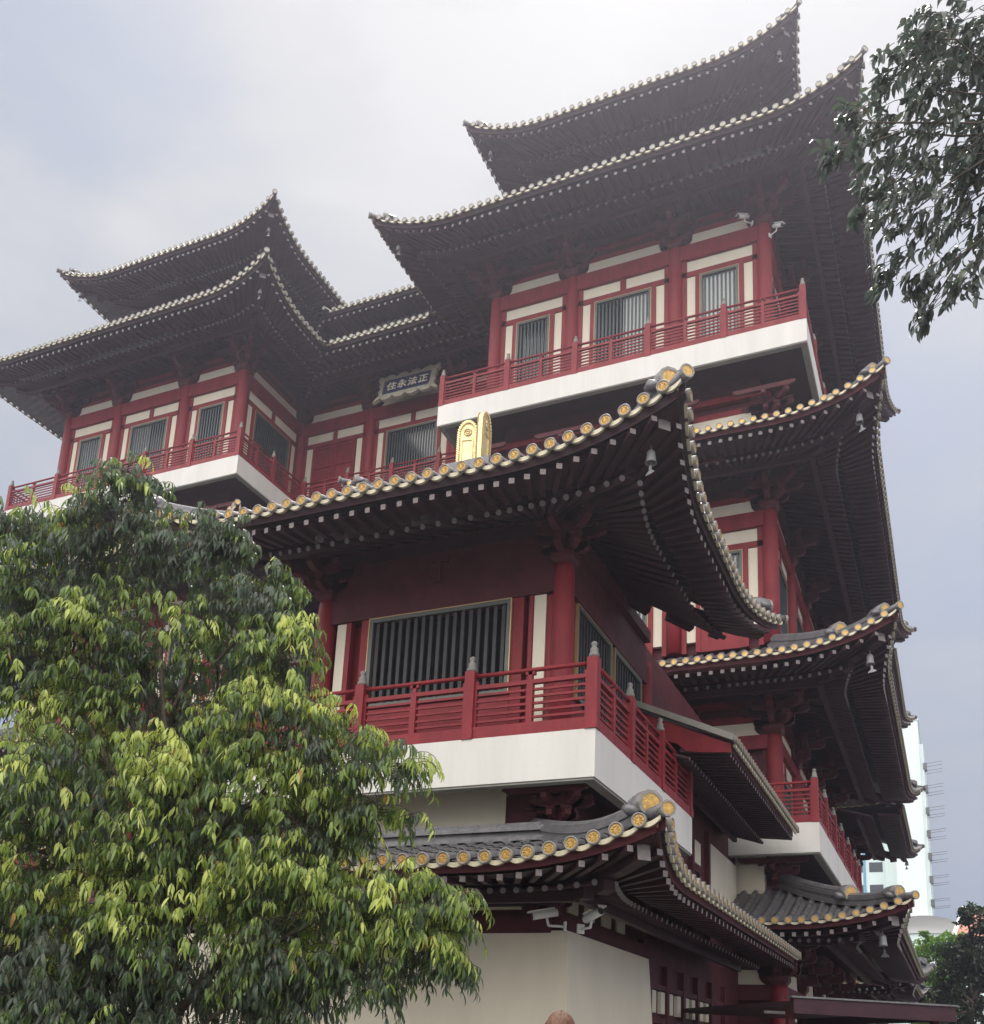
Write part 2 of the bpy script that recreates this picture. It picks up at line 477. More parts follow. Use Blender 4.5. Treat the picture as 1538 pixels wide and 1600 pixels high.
# ------------------------------------------------------------------ facade kit
class Face:
    def __init__(s, O, u): s.O = Vector((*O, 0)); s.u = Vector((*u, 0)).normalized(); s.o = Vector((s.u.y, -s.u.x, 0))
    def p(s, a, b, z): return s.O + s.u * a + s.o * b + Vector((0, 0, z))
    def box(s, mb, a0, a1, b0, b1, z0, z1, mi=0):
        P = s.p
        q = [P(a0, b1, z0), P(a1, b1, z0), P(a1, b1, z1), P(a0, b1, z1), P(a0, b0, z0), P(a1, b0, z0), P(a1, b0, z1), P(a0, b0, z1)]
        mb.add([tuple(v) for v in q], [(0, 1, 2, 3), (7, 6, 5, 4), (1, 0, 4, 5), (2, 1, 5, 6), (3, 2, 6, 7), (0, 3, 7, 4)], mi)
    def mat(s, a, b, z):
        return Matrix.Translation(s.p(a, b, z)) @ Matrix(((s.u.x, -s.o.x, 0, 0), (s.u.y, -s.o.y, 0, 0), (0, 0, 1, 0), (0, 0, 0, 1)))

def arm(mb, L, h, w, z, axis, cx=0, cy=0, rot=0.):
    """bracket arm with curved-up undersides, length L centred, along axis"""
    pr = [(-L / 2, z + h), (-L / 2, z + h * .45), (-L / 2 + .05, z + h * .2), (-L / 2 + .14, z), (L / 2 - .14, z), (L / 2 - .05, z + h * .2), (L / 2, z + h * .45), (L / 2, z + h)]
    n = len(pr); vs = []
    c, si = cos(rot), sin(rot)
    for sg in (-w / 2, w / 2):
        for a, zz in pr:
            x, y = (a, sg) if axis == 'x' else (sg, a)
            x += cx; y += cy
            vs.append((x * c - y * si, x * si + y * c, zz))
    fs = [tuple(range(n)), tuple(range(2 * n - 1, n - 1, -1))] + [((k + 1) % n, k, n + k, n + (k + 1) % n) for k in range(n)]
    mb.add(vs, fs)
def blk(mb, x, y, z, w, h, rot=0.):
    c, si = cos(rot), sin(rot); vs = []
    for zz, q in ((z, w * .36), (z + h * .45, w * .5), (z + h, w * .5)):
        for a, b in ((-1, -1), (1, -1), (1, 1), (-1, 1)):
            X = x + a * q; Y = y + b * q; vs.append((X * c - Y * si, X * si + Y * c, zz))
    fs = [(3, 2, 1, 0), (8, 9, 10, 11)]
    for l in range(2):
        for k in range(4): fs.append((l * 4 + k, l * 4 + (k + 1) % 4, l * 4 + 4 + (k + 1) % 4, l * 4 + 4 + k))
    mb.add(vs, fs)
def bracket_mesh(tiers=3, corner=0, k=1., name='bracket'):
    """outward is -y. corner: 0 plain, +1 free corner to +x"""
    mb = MB(); h = .2 * k
    blk(mb, 0, 0, 0, .46 * k, .2 * k)
    z = .2 * k
    for i in range(tiers):
        out = (.36 * (i + 1)) * k
        Lx = (.95 + .32 * (i % 2)) * k
        arm(mb, Lx, h, .14 * k, z, 'x')
        arm(mb, 2 * out + .25 * k, h, .14 * k, z + .002, 'y')
        if i: arm(mb, .95 * k, h * .98, .12 * k, z + .004, 'x', 0, -(out - .36 * k))
        for dx in (-Lx / 2 + .08, 0, Lx / 2 - .08): blk(mb, dx, 0, z + h, .2 * k, .1 * k)
        blk(mb, 0, -out, z + h, .2 * k, .1 * k)
        if i:
            for dx in (-.4 * k, .4 * k): blk(mb, dx, -(out - .36 * k), z + h, .18 * k, .1 * k)
        if corner:
            arm(mb, 2 * out * 1.3 + .25 * k, h, .14 * k, z + .003, 'x', rot=-pi / 4 if corner > 0 else pi / 4 + pi)
            arm(mb, 2 * out + .25 * k, h, .14 * k, z + .001, 'x')
            blk(mb, out * corner, 0, z + h, .2 * k, .1 * k)
            q = out * .97
            blk(mb, q * corner, -q, z + h, .2 * k, .1 * k)
        z += h + .1 * k
    arm(mb, 2.0 * k, h * .8, .12 * k, z - .05, 'x', 0, -tiers * .36 * k)
    return mb.mesh(name, M['reddark'])
BR = {}
def bracket(kind, k, tiers=3):
    key = (kind, round(k, 2), tiers)
    if key not in BR: BR[key] = bracket_mesh(tiers, kind, k)
    return BR[key]

COLM = {}
def column(x, y, z0, z1, r, lbl=None):
    key = (round(z1 - z0, 2), round(r, 3))
    if key not in COLM:
        mb = MB(); H = z1 - z0
        mb.lathe((0, 0, 0), [(r * 1.02, 0), (r * 1.02, H * .3), (r, H * .7), (r * .93, H - .12), (r * .82, H)], 24)
        COLM[key] = mb.mesh('column', M['red'])
    return tb_copy('column', COLM[key], Matrix.Translation((x, y, z0)))

WINM = {}
def window(F, a0, a1, b, z0, z1, back=('g', 'g'), bars=True, fr=.07, trim=True, barw=.05, pitch=.105):
    w = a1 - a0; h = z1 - z0
    o = bpy.data.objects.new('window', None)
    key = (round(w, 2), round(h, 2), back, bars, fr, barw)
    if key not in WINM:
        f = MB(); g = MB(); br = MB()
        G = Face((0, 0), (1, 0))
        G.box(f, 0, w, -.02, .05, 0, fr, 0); G.box(f, 0, w, -.02, .05, h - fr, h, 0)
        G.box(f, 0, fr, -.02, .05, fr, h - fr, 0); G.box(f, w - fr, w, -.02, .05, fr, h - fr, 0)
        if trim:
            t = .014
            G.box(f, -t, w + t, .0, .056, h, h + t, 1); G.box(f, -t, 0, .0, .056, 0, h, 1); G.box(f, w, w + t, .0, .056, 0, h, 1)
        for i, bk in enumerate(back):
            x0 = fr + (w - 2 * fr) * i / len(back); x1 = fr + (w - 2 * fr) * (i + 1) / len(back)
            G.box(g, x0, x1 - .003, -.06 if bk == 'w' else -.115, -.045 if bk == 'w' else -.1, fr, h - fr, 1 if bk == 'w' else 0)
        if bars:
            n = int((w - 2 * fr) / pitch); st = (w - 2 * fr) / n
            for i in range(n):
                c = fr + st * (i + .5); G.box(br, c - barw / 2, c + barw / 2, -.02, .01, fr, h - fr)
        WINM[key] = (f.mesh('window_frame', [M['frame'], M['gilt_trim']]), g.mesh('window_pane', [M['void' if back == ('v',) else 'glass'], M['blind']]), br.mesh('window_bars', M['barp' if back == ('v',) else 'bar']) if br.f else None)
    fm, gm, bm = WINM[key]
    root = tb_copy('window', fm, F.mat(a0, b, z0))
    for nm, me in (('window_pane', gm), ('window_bars', bm)):
        if me:
            c = bpy.data.objects.new(nm, me); COL.objects.link(c); c.parent = root
    return root

def facade(F, cols, z0, zF, zTop, r=.2, bays=None, lint=.49, brk=True, corner0=0, corner1=0, k=1., tiers=3, colbase=None, friezeh=.37, skipcol=(), wallname='wall', fm='red'):
    """cols: positions along the face; bays: list of dicts"""
    W = MB(); P = MB(); B = MB(); FR = MB()
    F.box(W, cols[0], cols[-1], -.3, -.14, z0, zTop)          # wall mass
    for i in range(len(cols) - 1):
        a0, a1 = cols[i], cols[i + 1]; w = a1 - a0
        bd = (bays[i] if bays else {}) or {}
        F.box(B, a0 + .1, a1 - .1, -.1, .1, zF - lint, zF)
        # beam layers in the bracket zone
        F.box(B, a0 + .1, a1 - .1, -.12, -.01, zF + friezeh + .02, zF + friezeh + .2)
        F.box(B, a0 + .1, a1 - .1, -.12, .05, zF + friezeh + .45, zF + friezeh + .62)
        # frieze plaster with curved ends
        if friezeh:
            e = .3 * k; pts = [(a0 + e, zF + .005), (a0 + e + .1, zF + .06), (a0 + e + .17, zF + friezeh * .45), (a0 + e + .2, zF + friezeh)]
            mir = [(a0 + a1 - a, z) for a, z in pts][::-1]
            poly = pts + mir; n = len(poly)
            vs = [tuple(F.p(a, .02, z)) for a, z in poly] + [tuple(F.p(a, -.13, z)) for a, z in poly]
            FR.add(vs, [tuple(range(n))[::-1], tuple(range(n, 2 * n))] + [(j, (j + 1) % n, n + (j + 1) % n, n + j) for j in range(n)])
        if bd.get('win'):
            m = .33; zp1 = zF - lint - .015; zp0 = zp1 - .36; wz1 = zp0 - .2; wz0 = bd.get('wz0', z0 + .75)
            F.box(B, a0 + .1, a1 - .1, -.12, .03, zp0 - .17, zp0 - .005)
            if bd['win'] == 2:
                mid = (a0 + a1) / 2
                F.box(P, a0 + m, mid - .09, -.12, .0, zp0, zp1); F.box(P, mid + .09, a1 - m, -.12, .0, zp0, zp1)
                F.box(B, mid - .085, mid + .085, -.12, .03, zp0 - .004, zp1 + .01)
            else: F.box(P, a0 + m, a1 - m, -.12, .0, zp0, zp1)
            F.box(B, a0 + .1, a0 + m - .004, -.12, .03, z0, zp1 + .01); F.box(B, a1 - m + .004, a1 - .1, -.12, .03, z0, zp1 + .01)
            sw = .24
            F.box(P, a0 + m, a0 + m + sw, -.12, -.0, z0 + .3, wz1 + .02); F.box(P, a1 - m - sw, a1 - m, -.12, -.0, z0 + .3, wz1 + .02)
            fw = .13
            F.box(B, a0 + m + sw + .004, a0 + m + sw + fw, -.12, .04, z0, wz1 + .02); F.box(B, a1 - m - sw - fw, a1 - m - sw - .004, -.12, .04, z0, wz1 + .02)
            F.box(B, a0 + m + sw + fw, a1 - m - sw - fw, -.12, .02, z0, wz0 - .02)
            window(F, a0 + m + sw + fw + .016, a1 - m - sw - fw - .016, 0, wz0, wz1, bd.get('back', ('g', 'g')))
        elif bd.get('door'):
            m = .33; zp1 = zF - lint - .015; zp0 = zp1 - .36
            mid = (a0 + a1) / 2
            F.box(P, a0 + m, mid - .09, -.12, .0, zp0, zp1); F.box(P, mid + .09, a1 - m, -.12, .0, zp0, zp1)
            F.box(B, mid - .085, mid + .085, -.12, .03, zp0 - .004, zp1 + .01)
            F.box(B, a0 + .1, a1 - .1, -.12, .03, zp0 - .17, zp0 - .005)
            F.box(B, a0 + .1, a0 + m - .004, -.12, .03, z0, zp1 + .01); F.box(B, a1 - m + .004, a1 - .1, -.12, .03, z0, zp1 + .01)
            F.box(P, a0 + m, a0 + m + .24, -.12, 0, z0 + .3, zp0 - .18); F.box(P, a1 - m - .24, a1 - m, -.12, 0, z0 + .3, zp0 - .18)
            dm = MB(); x0 = a0 + m + .28; x1 = a1 - m - .28; zt = zp0 - .18
            F.box(dm, x0, x1, -.12, -.02, z0, zt); mid = (x0 + x1) / 2
            for (q0, q1) in ((x0, mid - .01), (mid + .01, x1)):
                F.box(dm, q0, q0 + .1, -.02, .02, z0, zt); F.box(dm, q1 - .1, q1, -.02, .02, z0, zt)
                for zz in (z0, z0 + .9, zt - .9, zt - .12): F.box(dm, q0 + .1, q1 - .1, -.02, .015, zz, zz + .1)
                for j in range(7):
                    q = q0 + .12 + (q1 - q0 - .24) * (j + .5) / 7; F.box(dm, q - .012, q + .012, -.02, 0, zt - .8, zt - .12)
            tb(dm, 'door', M['red'])
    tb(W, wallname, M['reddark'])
    tb(B, 'timber_frame', M[fm])
    tb_split(P, 'plaster_panel', 'plaster_panels', M['cream'])
    tb_split(FR, 'frieze_panel', 'frieze_panels', M['cream'])
    for i, a in enumerate(cols):
        if i in skipcol: continue
        p = F.p(a, 0, 0); column(p.x, p.y, colbase if colbase is not None else z0, zF + .0, r)
        if brk:
            kd = corner0 if i == 0 else (corner1 if i == len(cols) - 1 else 0)
            tb_copy('bracket', bracket(kd, k, tiers), F.mat(a, 0, zF))

def finial(mb, x, y, z, k=1., mi=1):
    mb.lathe((x, y, z), [(.075 * k, 0), (.075 * k, .05 * k), (.06 * k, .06 * k), (.055 * k, .13 * k), (.04 * k, .15 * k), (.03 * k, .165 * k), (.045 * k, .185 * k), (.045 * k, .215 * k), (.02 * k, .24 * k)], 10, mi)
POSTM = {}
def rail_post(parent, x, y, z, h, w, ang, k=1.):
    key = (round(h, 2), w, k)
    if key not in POSTM:
        mb = MB(); mb.prism((0, 0, 0), (0, 0, h), w, w, 0, up=Vector((0, 1, 0)))
        mb.box(-w * .56, w * .56, -w * .56, w * .56, 0, .14, 0)
        finial(mb, 0, 0, h, k)
        POSTM[key] = mb.mesh('railing_post', [M['red'], M['stone']])
    return tb_copy('railing_post', POSTM[key], Matrix.Translation((x, y, z)) @ Matrix.Rotation(ang, 4, 'Z'), parent)

def railing(parent, A, B, z, posts, k=1., endposts=(True, True)):
    F = Face(A, (B[0] - A[0], B[1] - A[1])); L = (Vector(B) - Vector(A)).length; mb = MB()
    ang = math.atan2(F.u.y, F.u.x); w = .15 * k
    F.box(mb, 0, L, -.06 * k, .06 * k, z, z + .17 * k)
    pp = sorted(set([0, L] + list(posts)))
    H = 1.02 * k
    for a in pp:
        if (a == 0 and not endposts[0]) or (a == L and not endposts[1]): continue
        p = F.p(a, 0, z); rail_post(parent, p.x, p.y, z, H, w, ang, k)
    for i in range(len(pp) - 1):
        a, b = pp[i] + w / 2, pp[i + 1] - w / 2; m = (a + b) / 2
        mb.prism(F.p(a, 0, z + .95 * k), F.p(b, 0, z + .95 * k), .065 * k, .065 * k, 0, n=10)
        F.box(mb, a, b, -.035 * k, .035 * k, z + .74 * k, z + .8 * k)
        F.box(mb, m - .045 * k, m + .045 * k, -.04 * k, .04 * k, z + .17 * k, z + .74 * k)
        F.box(mb, m - .03 * k, m + .03 * k, -.03 * k, .03 * k, z + .8 * k, z + .92 * k)
        F.box(mb, m - .07 * k, m + .07 * k, -.03 * k, .03 * k, z + .875 * k, z + .92 * k)
        for sg, q in ((1, a), (-1, b)):
            F.box(mb, q, q + sg * .05 * k, -.025 * k, .025 * k, z + .8 * k, z + .86 * k)
            F.box(mb, q, q + sg * .035 * k, -.03 * k, .03 * k, z + .17 * k, z + .74 * k)
        for j in range(5):
            zz = z + (.24 + .1 * j) * k
            F.box(mb, a, m - .045 * k, -.012 * k, .018 * k, zz, zz + .034 * k); F.box(mb, m + .045 * k, b, -.012 * k, .018 * k, zz, zz + .034 * k)
    return tb(mb, 'railing', M['red'], parent)

def slab(x0, x1, y0, y1, z0, z1, label=None, rim=.14):
    mb = MB()
    mb.box(x0, x1, y0, y0 + rim, z0, z1); mb.box(x0, x0 + rim, y0 + rim, y1, z0, z1); mb.box(x1 - rim, x1, y0 + rim, y1, z0, z1)
    mb.box(x0 + rim, x1 - rim, y0 + rim, y1, z1 - .15, z1 - .002)
    # grey lip below
    e = .02
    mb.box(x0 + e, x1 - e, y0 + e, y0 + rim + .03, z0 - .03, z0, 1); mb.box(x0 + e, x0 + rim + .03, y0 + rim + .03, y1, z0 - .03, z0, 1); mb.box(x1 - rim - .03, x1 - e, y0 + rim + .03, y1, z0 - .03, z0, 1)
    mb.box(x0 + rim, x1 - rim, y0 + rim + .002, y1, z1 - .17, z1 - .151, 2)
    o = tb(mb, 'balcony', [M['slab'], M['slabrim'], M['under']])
    if label: o['label'] = label
    return o

# ================================================================== TEMPLE
EY = 23.83; MY = 27.27
TX = [-11.84, -9.34, -6.21, -3.71]; WX = [-29.64, -27.14, -24.0, -21.5]
MX = [-21.5, -18.42, -14.92, -11.84]
ZS0, ZS1 = 19.27, 19.93           # upper balcony slab
ZF4 = 24.17
# ---- core masses
core = MB()
core.box(TX[0] + .3, TX[3] - .3, EY + .32, 33.0, 0, 26.2)
core.box(WX[0] + .3, WX[3] - .3, EY + .32, 33.0, 0, 26.2)
core.box(WX[3] - .29, TX[0] + .29, MY + .32, 33.0, 0, 26.2)
core.box(TX[0] + .3, TX[3] - .3, 40.3, 47.0, 0, 19)
tb(core, 'wall', M['reddark'])

# ---- top-level facades (floor 4)
W1 = dict(win=1, back=('g',)); W2g = dict(win=2, back=('g', 'w')); W1w = dict(win=1, back=('w',)); WG = dict(win=2, back=('g', 'g')); WWG = dict(win=2, back=('w', 'g'))
FT = Face((TX[0], EY), (1, 0)); FW = Face((WX[0], EY), (1, 0)); FM = Face((MX[0], MY), (1, 0))
rel = lambda c: [v - c[0] for v in c]
ZT4 = 26.1
facade(FT, rel(TX), ZS1, ZF4, ZT4, bays=[W1, W2g, W1w], corner0=-1, corner1=1)
facade(FW, rel(WX), ZS1, ZF4, ZT4, bays=[W1w, WWG, W1], corner0=-1, corner1=1)
facade(FM, rel(MX), ZS1, ZF4, ZT4, bays=[dict(door=1), WG, WG], skipcol=(0, 3))
# side faces
FWs = Face((WX[3], EY), (0, 1)); facade(FWs, [0, MY - EY], ZS1, ZF4, ZT4, bays=[WG], skipcol=(0,))
FTs = Face((TX[3], EY), (0, 1)); facade(FTs, [0, 3.1, 6.2, 9.27], ZS1, ZF4, ZT4, bays=[WG, WG, WG], skipcol=(0,))
FTl = Face((TX[0], MY), (0, -1)); facade(FTl, [0, MY - EY], ZS1, ZF4, ZT4, bays=[WG], skipcol=(1,))
FWl = Face((WX[0], 33.1), (0, -1)); facade(FWl, [0, 3.1, 6.2, 9.27], ZS1, ZF4, ZT4, bays=[WG, WG, WG], skipcol=(3,))

# ---- upper balconies
bt = slab(-13.03, -2.52, 22.65, 34.0, ZS0, ZS1, 'upper balcony of the right tower with long cream slab')
railing(bt, (-12.95, 22.72), (-2.6, 22.72), ZS1, [2.1, 4.17, 6.27, 8.33])
railing(bt, (-2.6, 22.72), (-2.6, 33.9), ZS1, [2.2, 4.4, 6.6, 8.8], endposts=(False, True))
railing(bt, (-12.95, 26.2), (-12.95, 22.72), ZS1, [], endposts=(False, False))
bw = slab(-30.85, -20.3, 22.65, 34.0, ZS0, ZS1, 'upper balcony of the left wing with long cream slab')
railing(bw, (-30.77, 22.72), (-20.38, 22.72), ZS1, [2.3, 4.3, 6.35, 8.4])
railing(bw, (-20.38, 22.72), (-20.38, 26.1), ZS1, [1.75], endposts=(False, False))
railing(bw, (-30.77, 33.9), (-30.77, 22.72), ZS1, [2.2, 4.4, 6.6, 8.8], endposts=(True, False))
bm = slab(-20.29, -13.04, 26.1, 27.2, ZS0, ZS1, 'recessed middle balcony between the two wings')
railing(bm, (-20.3, 26.18), (-13.05, 26.18), ZS1, [1.8, 3.6, 5.4], endposts=(True, True))

# ---- lower levels of T
def plain_level(F, cols, z0, zF, zTop, bays=None, **kw): facade(F, cols, z0, zF, zTop, bays=bays, **kw)
facade(FT, rel(TX), 17.45, 17.95, 18.9, friezeh=.42, lint=.3, brk=True, tiers=2, k=.8, corner0=-1, corner1=1)
facade(FTs, [0, 3.1, 6.2, 9.27], 17.45, 17.95, 18.9, friezeh=.42, lint=.3, tiers=2, k=.8, skipcol=(0,))
facade(FW, rel(WX), 17.45, 17.95, 18.9, friezeh=.42, lint=.3, tiers=2, k=.8, corner0=-1, corner1=1)
facade(FWs, [0, MY - EY], 17.45, 17.95, 18.9, friezeh=.42, lint=.3, tiers=2, k=.8, skipcol=(0,))
facade(FM, rel(MX), 17.45, 17.95, 18.9, friezeh=.42, lint=.3, tiers=2, k=.8, skipcol=(0, 3))
# level 3
facade(FT, rel(TX), 11.7, 15.38, 17.1, bays=[W1w, W2g, W1w], corner0=-1, corner1=1, lint=.42, friezeh=.36)
facade(FTs, [0, 3.1, 6.2, 9.27], 11.7, 15.38, 17.1, bays=[WG, WG, WG], skipcol=(0,), lint=.42)
facade(FW, rel(WX), 11.7, 15.38, 17.1, bays=[W1w, WG, W1w], corner0=-1, corner1=1, lint=.42)
facade(FWs, [0, MY - EY], 11.7, 15.38, 17.1, bays=[WG], skipcol=(0,), lint=.42)
facade(FM, rel(MX), 11.7, 15.38, 17.1, bays=[WG, WG, WG], skipcol=(0, 3), lint=.42)
# level 2
facade(FT, rel(TX), 6.85, 9.33, 11.2, bays=[W1, WG, None], corner0=-1, corner1=1, lint=.35, friezeh=.34)
facade(FTs, [0, 3.1, 6.2, 9.27], 6.85, 9.33, 11.2, bays=[WG, WG, WG], skipcol=(0,), lint=.3)
facade(FW, rel(WX), 6.85, 9.33, 11.2, bays=[W1, WG, W1], corner0=-1, corner1=1, lint=.35)
facade(FM, rel(MX), 6.85, 9.33, 11.2, bays=[WG, WG, WG], skipcol=(0, 3), lint=.35)
b2 = slab(-13.0, -2.6, 22.72, 34.0, 6.16, 6.85, 'first-floor balcony at the right corner with red rail')
railing(b2, (-12.9, 22.79), (-2.68, 22.79), 6.85, [2.1, 4.17, 6.27, 8.33])
railing(b2, (-2.68, 22.79), (-2.68, 33.9), 6.85, [1.9, 3.8, 5.7, 7.6, 9.5], endposts=(False, True))
# level 1: frames painted darker to carry the shade under the eaves
FTc = rel(TX)
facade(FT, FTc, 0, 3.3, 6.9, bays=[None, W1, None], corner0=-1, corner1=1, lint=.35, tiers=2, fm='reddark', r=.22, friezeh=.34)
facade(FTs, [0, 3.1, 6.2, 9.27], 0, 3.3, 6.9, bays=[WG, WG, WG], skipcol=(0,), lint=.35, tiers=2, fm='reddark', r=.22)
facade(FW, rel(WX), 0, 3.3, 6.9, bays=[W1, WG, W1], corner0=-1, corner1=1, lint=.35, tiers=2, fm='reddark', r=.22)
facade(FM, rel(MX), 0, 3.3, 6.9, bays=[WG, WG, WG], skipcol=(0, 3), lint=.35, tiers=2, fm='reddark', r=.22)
under2 = MB()   # cream wall below the first floor balcony
under2.box(-4.9, -3.95, EY - .35, EY - .02, 4.9, 6.69)
under2.box(-4.6, -3.98, EY - .04, EY + .0, 4.9, 6.1)
tb(under2, 'plaster_wall', M['cream'])
for a in rel(TX): tb_copy('bracket', bracket(0, .8, 2), FT.mat(a, 0, 5.45))
# rear block
FR_ = Face((TX[3], 39.9), (0, 1))
for (z0, zF, zT) in ((0, 3.3, 6.9), (6.85, 9.33, 11.2), (11.7, 15.38, 17.1)):
    facade(FR_, [0, 3.2], z0, zF, zT, bays=[WG], lint=.35)
    facade(Face((TX[3] - 5, 39.9), (1, 0)), [0, 5], z0, zF, zT, bays=[WG], lint=.35, skipcol=(1,))

# ---- roofs
OV = 2.91
tx0, tx1 = TX[0] - OV, TX[3] + OV; wx0, wx1 = WX[0] - OV, WX[3] + OV; ty0 = EY - OV; ty1 = 36.0; mye = MY - OV
K4 = dict(zE=25.05, lift=.62, c=2.6, sweep=.3, D=OV, rise=1.35, disc='palecap', fas='under')
o, b = rect_roof('main tiled roof of the right tower', tx0, tx1, ty0, ty1, 'frbl', valley_l=mye, **K4); BELLS += [(b[0], .9), (b[1], .9), (b[2], .9)]
o, b = rect_roof('main tiled roof of the left wing', wx0, wx1, ty0, ty1, 'frbl', valley_r=mye, **K4); BELLS += [(b[0], .9), (b[1], .9)]
Rm = Roof('tiled roof over the recessed middle', **K4); Rm.side((wx1, mye), (tx0, mye), 'valley', 'valley'); Rm.finish()
# top roofs
O5 = .98
K5 = dict(zE=29.7, lift=.6, c=2.6, sweep=.3, D=3.6, rise=1.6, disc='palecap', fas='under')
o, b = rect_roof('topmost roof of the right tower', TX[0] - O5, TX[3] + 1.2, EY - O5, 34.2, 'frbLl', **K5); BELLS += [(b[0], .9), (b[1], .9)]
o, b = rect_roof('topmost roof of the left wing', WX[0] - O5 + .2, WX[3] + 1.25, EY - O5, 34.2, 'frbl', **K5); BELLS += [(b[0], .9), (b[1], .9)]
Km = dict(K5); Km['zE'] = 28.35
Rm = Roof('upper roof over the recessed middle', **Km); Rm.side((WX[3] + 1.25, MY - O5), (TX[0] - O5, MY - O5), 'valley', 'valley'); Rm.finish()
up = MB()
up.box(TX[0] + 2.6, TX[3] - 2.4, EY + 2.6, 30.5, 25.5, 30.9); up.box(WX[0] + 2.6, WX[3] - 2.3, EY + 2.6, 30.5, 25.5, 30.9); up.box(WX[3] - 2.5, TX[0] + 2.6, MY + 2.6, 31.5, 25.5, 29.6)
tb(up, 'wall', M['reddark'])
# roof tops (closing planes above)
def top_hip(x0, x1, y0, y1, z, rise, name='roof'):
    mb = MB(); w = min(x1 - x0, y1 - y0) / 2
    if y1 - y0 > x1 - x0: r = [( (x0 + x1) / 2, y0 + w, z + rise), ((x0 + x1) / 2, y1 - w, z + rise)]; fs = [(0, 1, 4), (1, 2, 5, 4), (2, 3, 5), (3, 0, 4, 5)]
    else: r = [(x0 + w, (y0 + y1) / 2, z + rise), (x1 - w, (y0 + y1) / 2, z + rise)]; fs = [(0, 1, 5, 4), (1, 2, 5), (2, 3, 4, 5), (3, 0, 4)]
    mb.add([(x0, y0, z), (x1, y0, z), (x1, y1, z), (x0, y1, z)] + r, fs); return tb(mb, name, M['tile'])
top_hip(TX[0] - O5 + 3.6, TX[3] + 1.2 - 3.6, EY - O5 + 3.6, 30.6, 31.3, .9)
top_hip(WX[0] - O5 + 3.8, WX[3] + 1.25 - 3.6, EY - O5 + 3.6, 30.6, 31.3, .9)
# R3, R2, R1
K3 = dict(zE=16.15, lift=.62, c=2.6, sweep=.35, D=OV, rise=1.3)
K2 = dict(zE=10.28, lift=.62, c=2.6, sweep=.35, D=OV, rise=1.3)
K1 = dict(zE=4.35, lift=.48, c=2.4, sweep=.3, D=OV, rise=1.25, ring=.35)
for K, nm, bl in ((K3, 'third', 1), (K2, 'second', 1), (K1, 'lowest', 1)):
    X1 = TX[3] + 3.04; Y0 = EY - 3.04 if K is not K1 else EY - 3.0
    KK = dict(K); KK['D'] = 3.04
    o, b = rect_roof(nm + ' tiled skirt roof of the right tower', TX[0] - 3.04, X1, Y0, 36.0, 'frbl', valley_l=MY - 3.04, **KK)
    BELLS += [(b[1], 1.15), (b[2], 1.)]
    o, b = rect_roof(nm + ' tiled skirt roof of the left wing', WX[0] - 3.04, WX[3] + 3.04, Y0, 36.0, 'frbl', valley_r=MY - 3.04, **KK)
    R = Roof(None, **KK); R.side((WX[3] + 3.04, MY - 3.04), (TX[0] - 3.04, MY - 3.04), 'valley', 'valley'); R.finish()
    if K is K1:
        o, b = rect_roof(nm + ' skirt roof of the rear block', -12, TX[3] + 2.7, 37.0, 46.0, 'fr', **KK); BELLS += [(b[2], 1.)]
    else:
        R = Roof(nm + ' skirt roof of the rear block', **KK); R.side((TX[3] + 2.7, 36.4), (TX[3] + 2.7, 46.0), 'cut', 'hip')
        BELLS += [(R.hipridge((TX[3] + 2.7, 46.0), (-1, -1)), 1.)]; R.finish()

# ================================================================== PAVILION
PCX, PDX, PY = -4.72, -8.66, 12.06; PYB = 16.0
PW = MB()
PW.box(PDX + .15, PCX - .15, PY + .2, 23.5, 0, 8.9)
PW.box(PDX + .1, PCX - .05, 16.2, 23.6, 0, 8.2)
tb(PW, 'wall', M['reddark'])
FP = Face((PDX, PY), (1, 0)); wP = PCX - PDX; FPs = Face((PCX, PY), (0, 1))
B = MB(); P_ = MB(); B2 = MB()
z0 = 5.55
def P(x): return x - PDX
# front wall
FP.box(B, 0, wP, -.3, -.14, z0, 9.35)
FP.box(B2, .12, wP - .12, -.13, .07, 7.86, 8.25); FP.box(B2, .1, wP - .1, -.13, .03, 8.25, 9.3)
FP.box(B2, .4, wP - .4, -.13, .09, 8.98, 9.16)
FP.box(B2, 1.9, 1.98, .031, .06, 8.3, 8.62); FP.box(B2, 1.78, 2.1, .031, .07, 8.62, 8.7)
FP.box(B, P(-8.42) - .1, P(-5.0) + .1, -.05, -.02, z0, 6.1)
for a0, a1 in ((P(-8.43), P(-8.27)), (P(-5.15), P(-4.97))): FP.box(P_, a0, a1, -.05, .03, z0 + .02, 7.855)
for a0, a1 in ((P(-8.25), P(-8.17)), (P(-7.98), P(-7.85)), (P(-5.47), P(-5.3)), (P(-5.22), P(-5.16))): FP.box(B, a0, a1, -.05, .05, z0 + .02, 7.855)
FP.box(B, P(-7.84), P(-5.48), -.14, .04, z0 + .02, 6.4)
window(FP, P(-7.82), P(-5.49), .03, 6.42, 7.84, ('v',), fr=.06, barw=.055, pitch=.125)
tb(B, 'wall_panelling', M['red']); tb_split(B2, 'lintel_beam', 'lintel_beams', M['reddark']); tb_split(P_, 'plaster_strip', 'plaster_strips', M['cream'])
